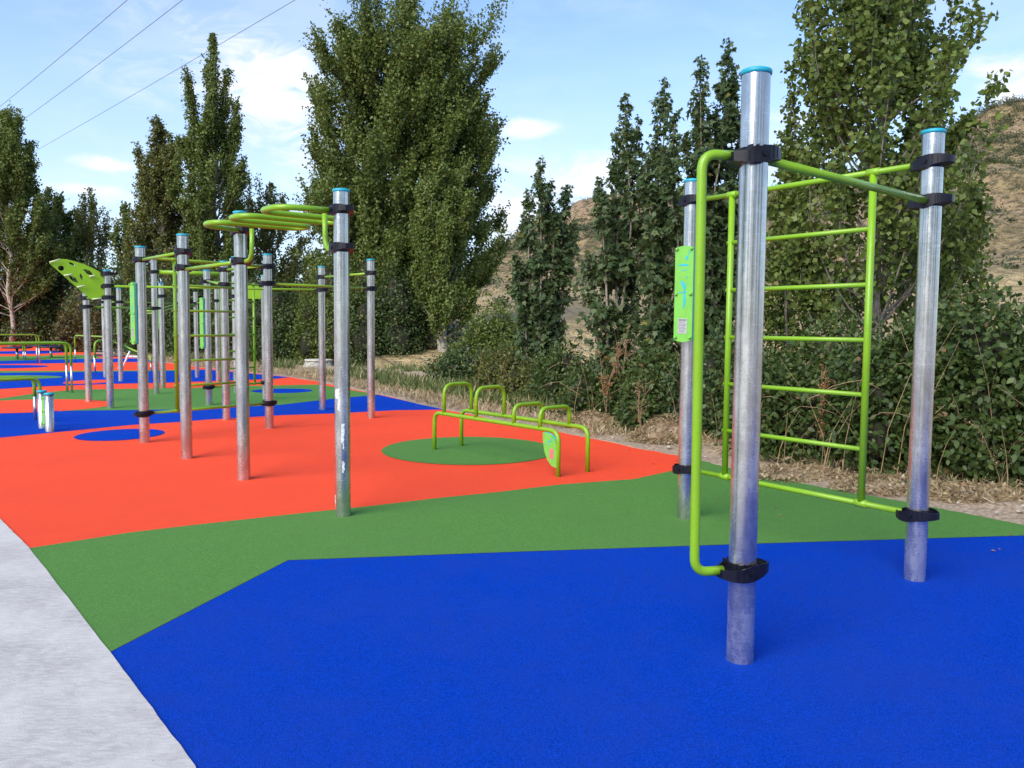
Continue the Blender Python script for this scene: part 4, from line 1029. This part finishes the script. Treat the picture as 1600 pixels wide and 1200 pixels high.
for pc in ([(-.115, .30), (-.085, .315), (-.06, .30), (-.085, .295)], [(-.118, .275), (-.085, .268), (-.085, .275), (-.118, .283)], [(-.075, .345), (-.06, .335), (-.055, .315), (-.066, .325)]):
    extr('cut_out_picture', [(a*sg, b) for a, b in pc][::sg], .0012, M_PANELB, po, qc+pn*.012, X_, up, pn, .0102)

# ------------------------------------------------------------------ two short posts with board
b1, b2 = gp(67, 669), gp(78, 674.5)
st = empty('step_posts', b1, 'pair of knee high steel posts with pale caps and a small board between', 'exercise station')
for g, tv_ in ((b1, 611), (b2, 615)):
    V, Fc = [], []; lathe(V, Fc, [(.057, -.05), (.057, zat(g, tv_)-.01)], 36); o = link('post', mesh('post', V, Fc, M_GALV), st, g)
    V, Fc = [], []; lathe(V, Fc, [(.062, 0), (.064, .006), (.064, .02), (.058, .026), (.001, .027)], 36); link('post_cap', mesh('post_cap', V, Fc, M_CAP), o, g+up*(zat(g, tv_)-.015))
panel(st, (b1+b2)/2+Vector((.035, -.10, 0)), .27, h=.38, w=.07, detail=False, off=.0)

# ------------------------------------------------------------------ parallel bars on the left
def pbars(base_u, base_v, h, length, sep, label, grey=.55, name='parallel_bars', d=None, cuff=None):
    g = gp(base_u, base_v); t = empty(name, g, label, 'parallel bars'); dd = (d or -WV).normalized(); sd_ = UV
    for s in (0, 1):
        a = g-sd_*sep*s; b = a+dd*length
        tube('hand_bar', [a+up*(h*grey), a+up*h, b+up*h, b+up*(h*grey)], .025, M_LIME, t, .16, 12)
        for p in (a, b): tube('leg', [p-up*.03, p+up*(h*grey+.02)], .024, M_GALV, t, 0, 12)
pbars(112.5, 614, 1.06, 2.6, .42, 'high lime parallel bars on galvanised legs left of the perforated board pole')
pbars(64, 660, .66, 2.2, .40, 'low lime parallel bars behind the two short posts')
pbars(62, 568, 1.03, 3.2, .45, 'most distant parallel bars near the whitish trunk')
pbars(40, 563, .62, 2.2, .4, 'small low parallel bars below the most distant ones')
g = gp(118, 566); t = empty('sloping_rails', g, 'pair of lime rails sloping down to the right behind the steel poles', 'exercise station')
for k, (u, v, h) in enumerate(((118, 566, 1.0), (149, 586, .98))):
    a = gp(u, v); e = gp(236, 580) + Vector((0, -k*.6, 0)); e.z = 0; mid = a.lerp(e, .42)
    tube('sloping_rail', [a+up*.5, a+up*h, mid+up*h, e+up*.42, e+up*.25], .028, M_LIME, t, .2, 10)
    tube('leg', [a-up*.03, a+up*.52], .022, M_GALV, t, 0, 10); tube('leg', [e-up*.03, e+up*.27], .022, M_GALV, t, 0, 10)
g = gp(190, 577); t = empty('sit_up_bench', g, 'low bench with navy pad and slanted white steel legs behind the poles', 'bench')
h = zat(g, 557); L0 = at(146, g.y+1.0); L1 = at(196, g.y+.3); L2 = at(218, g.y)
tube('pad', [L0+up*h, L1+up*h], .035, M_NAVY, t, 0, 8); tube('frame', [L1+up*(h-.01), L2+up*h], .03, M_WHITE, t, 0, 8)
tube('leg', [gp(190, 577)-up*.02, at(203, g.y)+up*(h+.22)], .03, M_WHITE, t, 0, 8); tube('leg', [at(183, g.y+.2), at(187, g.y+.2)+up*h*.5], .03, M_WHITE, t, 0, 8)
tube('leg', [L0-up*.02, L0+up*h], .025, M_WHITE, t, 0, 8)
def pad(u, v, tv_, r, label, m=M_NAVY):
    g = gp(u, v); h = zat(g, tv_); t = empty('balance_step', g, label, 'exercise station'); V, Fc = [], []; lathe(V, Fc, [(r*.9, 0), (r, .02), (r, .05), (r*.97, .06)], 28)
    link('disc', mesh('disc', V, Fc, m), t, g+up*(h-.06)); tube('stem', [g-up*.03, g+up*(h-.05)], .05, M_GALV, t, 0, 12)
pad(80, 559, 541, .55, 'round dark topped balance step farthest left of the sloping rails')
pad(27, 561.5, 542, .55, 'round dark topped balance step under the distant parallel bars')
pad(62, 549, 539, .5, 'distant balance step between the two others')

# ------------------------------------------------------------------ power cables across the sky
for (u1, v1, u2, v2, lb) in ((0, 167, 203, 0, 'uppermost power cable at the top left'), (33, 190, 290, 0, 'middle power cable crossing the left sky'), (40, 245, 467, 0, 'lowest power cable passing the slim poplar top')):
    zc = 15.0; a = gp(u1, v1, zc); b = gp(u2, v2, zc); d = b-a
    p0 = a-d*.9; p1 = b+d*.6; pts = []
    for k in range(41):
        q = k/40; p = p0.lerp(p1, q); pts.append(p+up*(-.35*4*q*(1-q)+.35))
    tube('power_cable', pts, .0135, M_WIRE, None, 0, 6, label=lb, cat='cable', group='power cables')
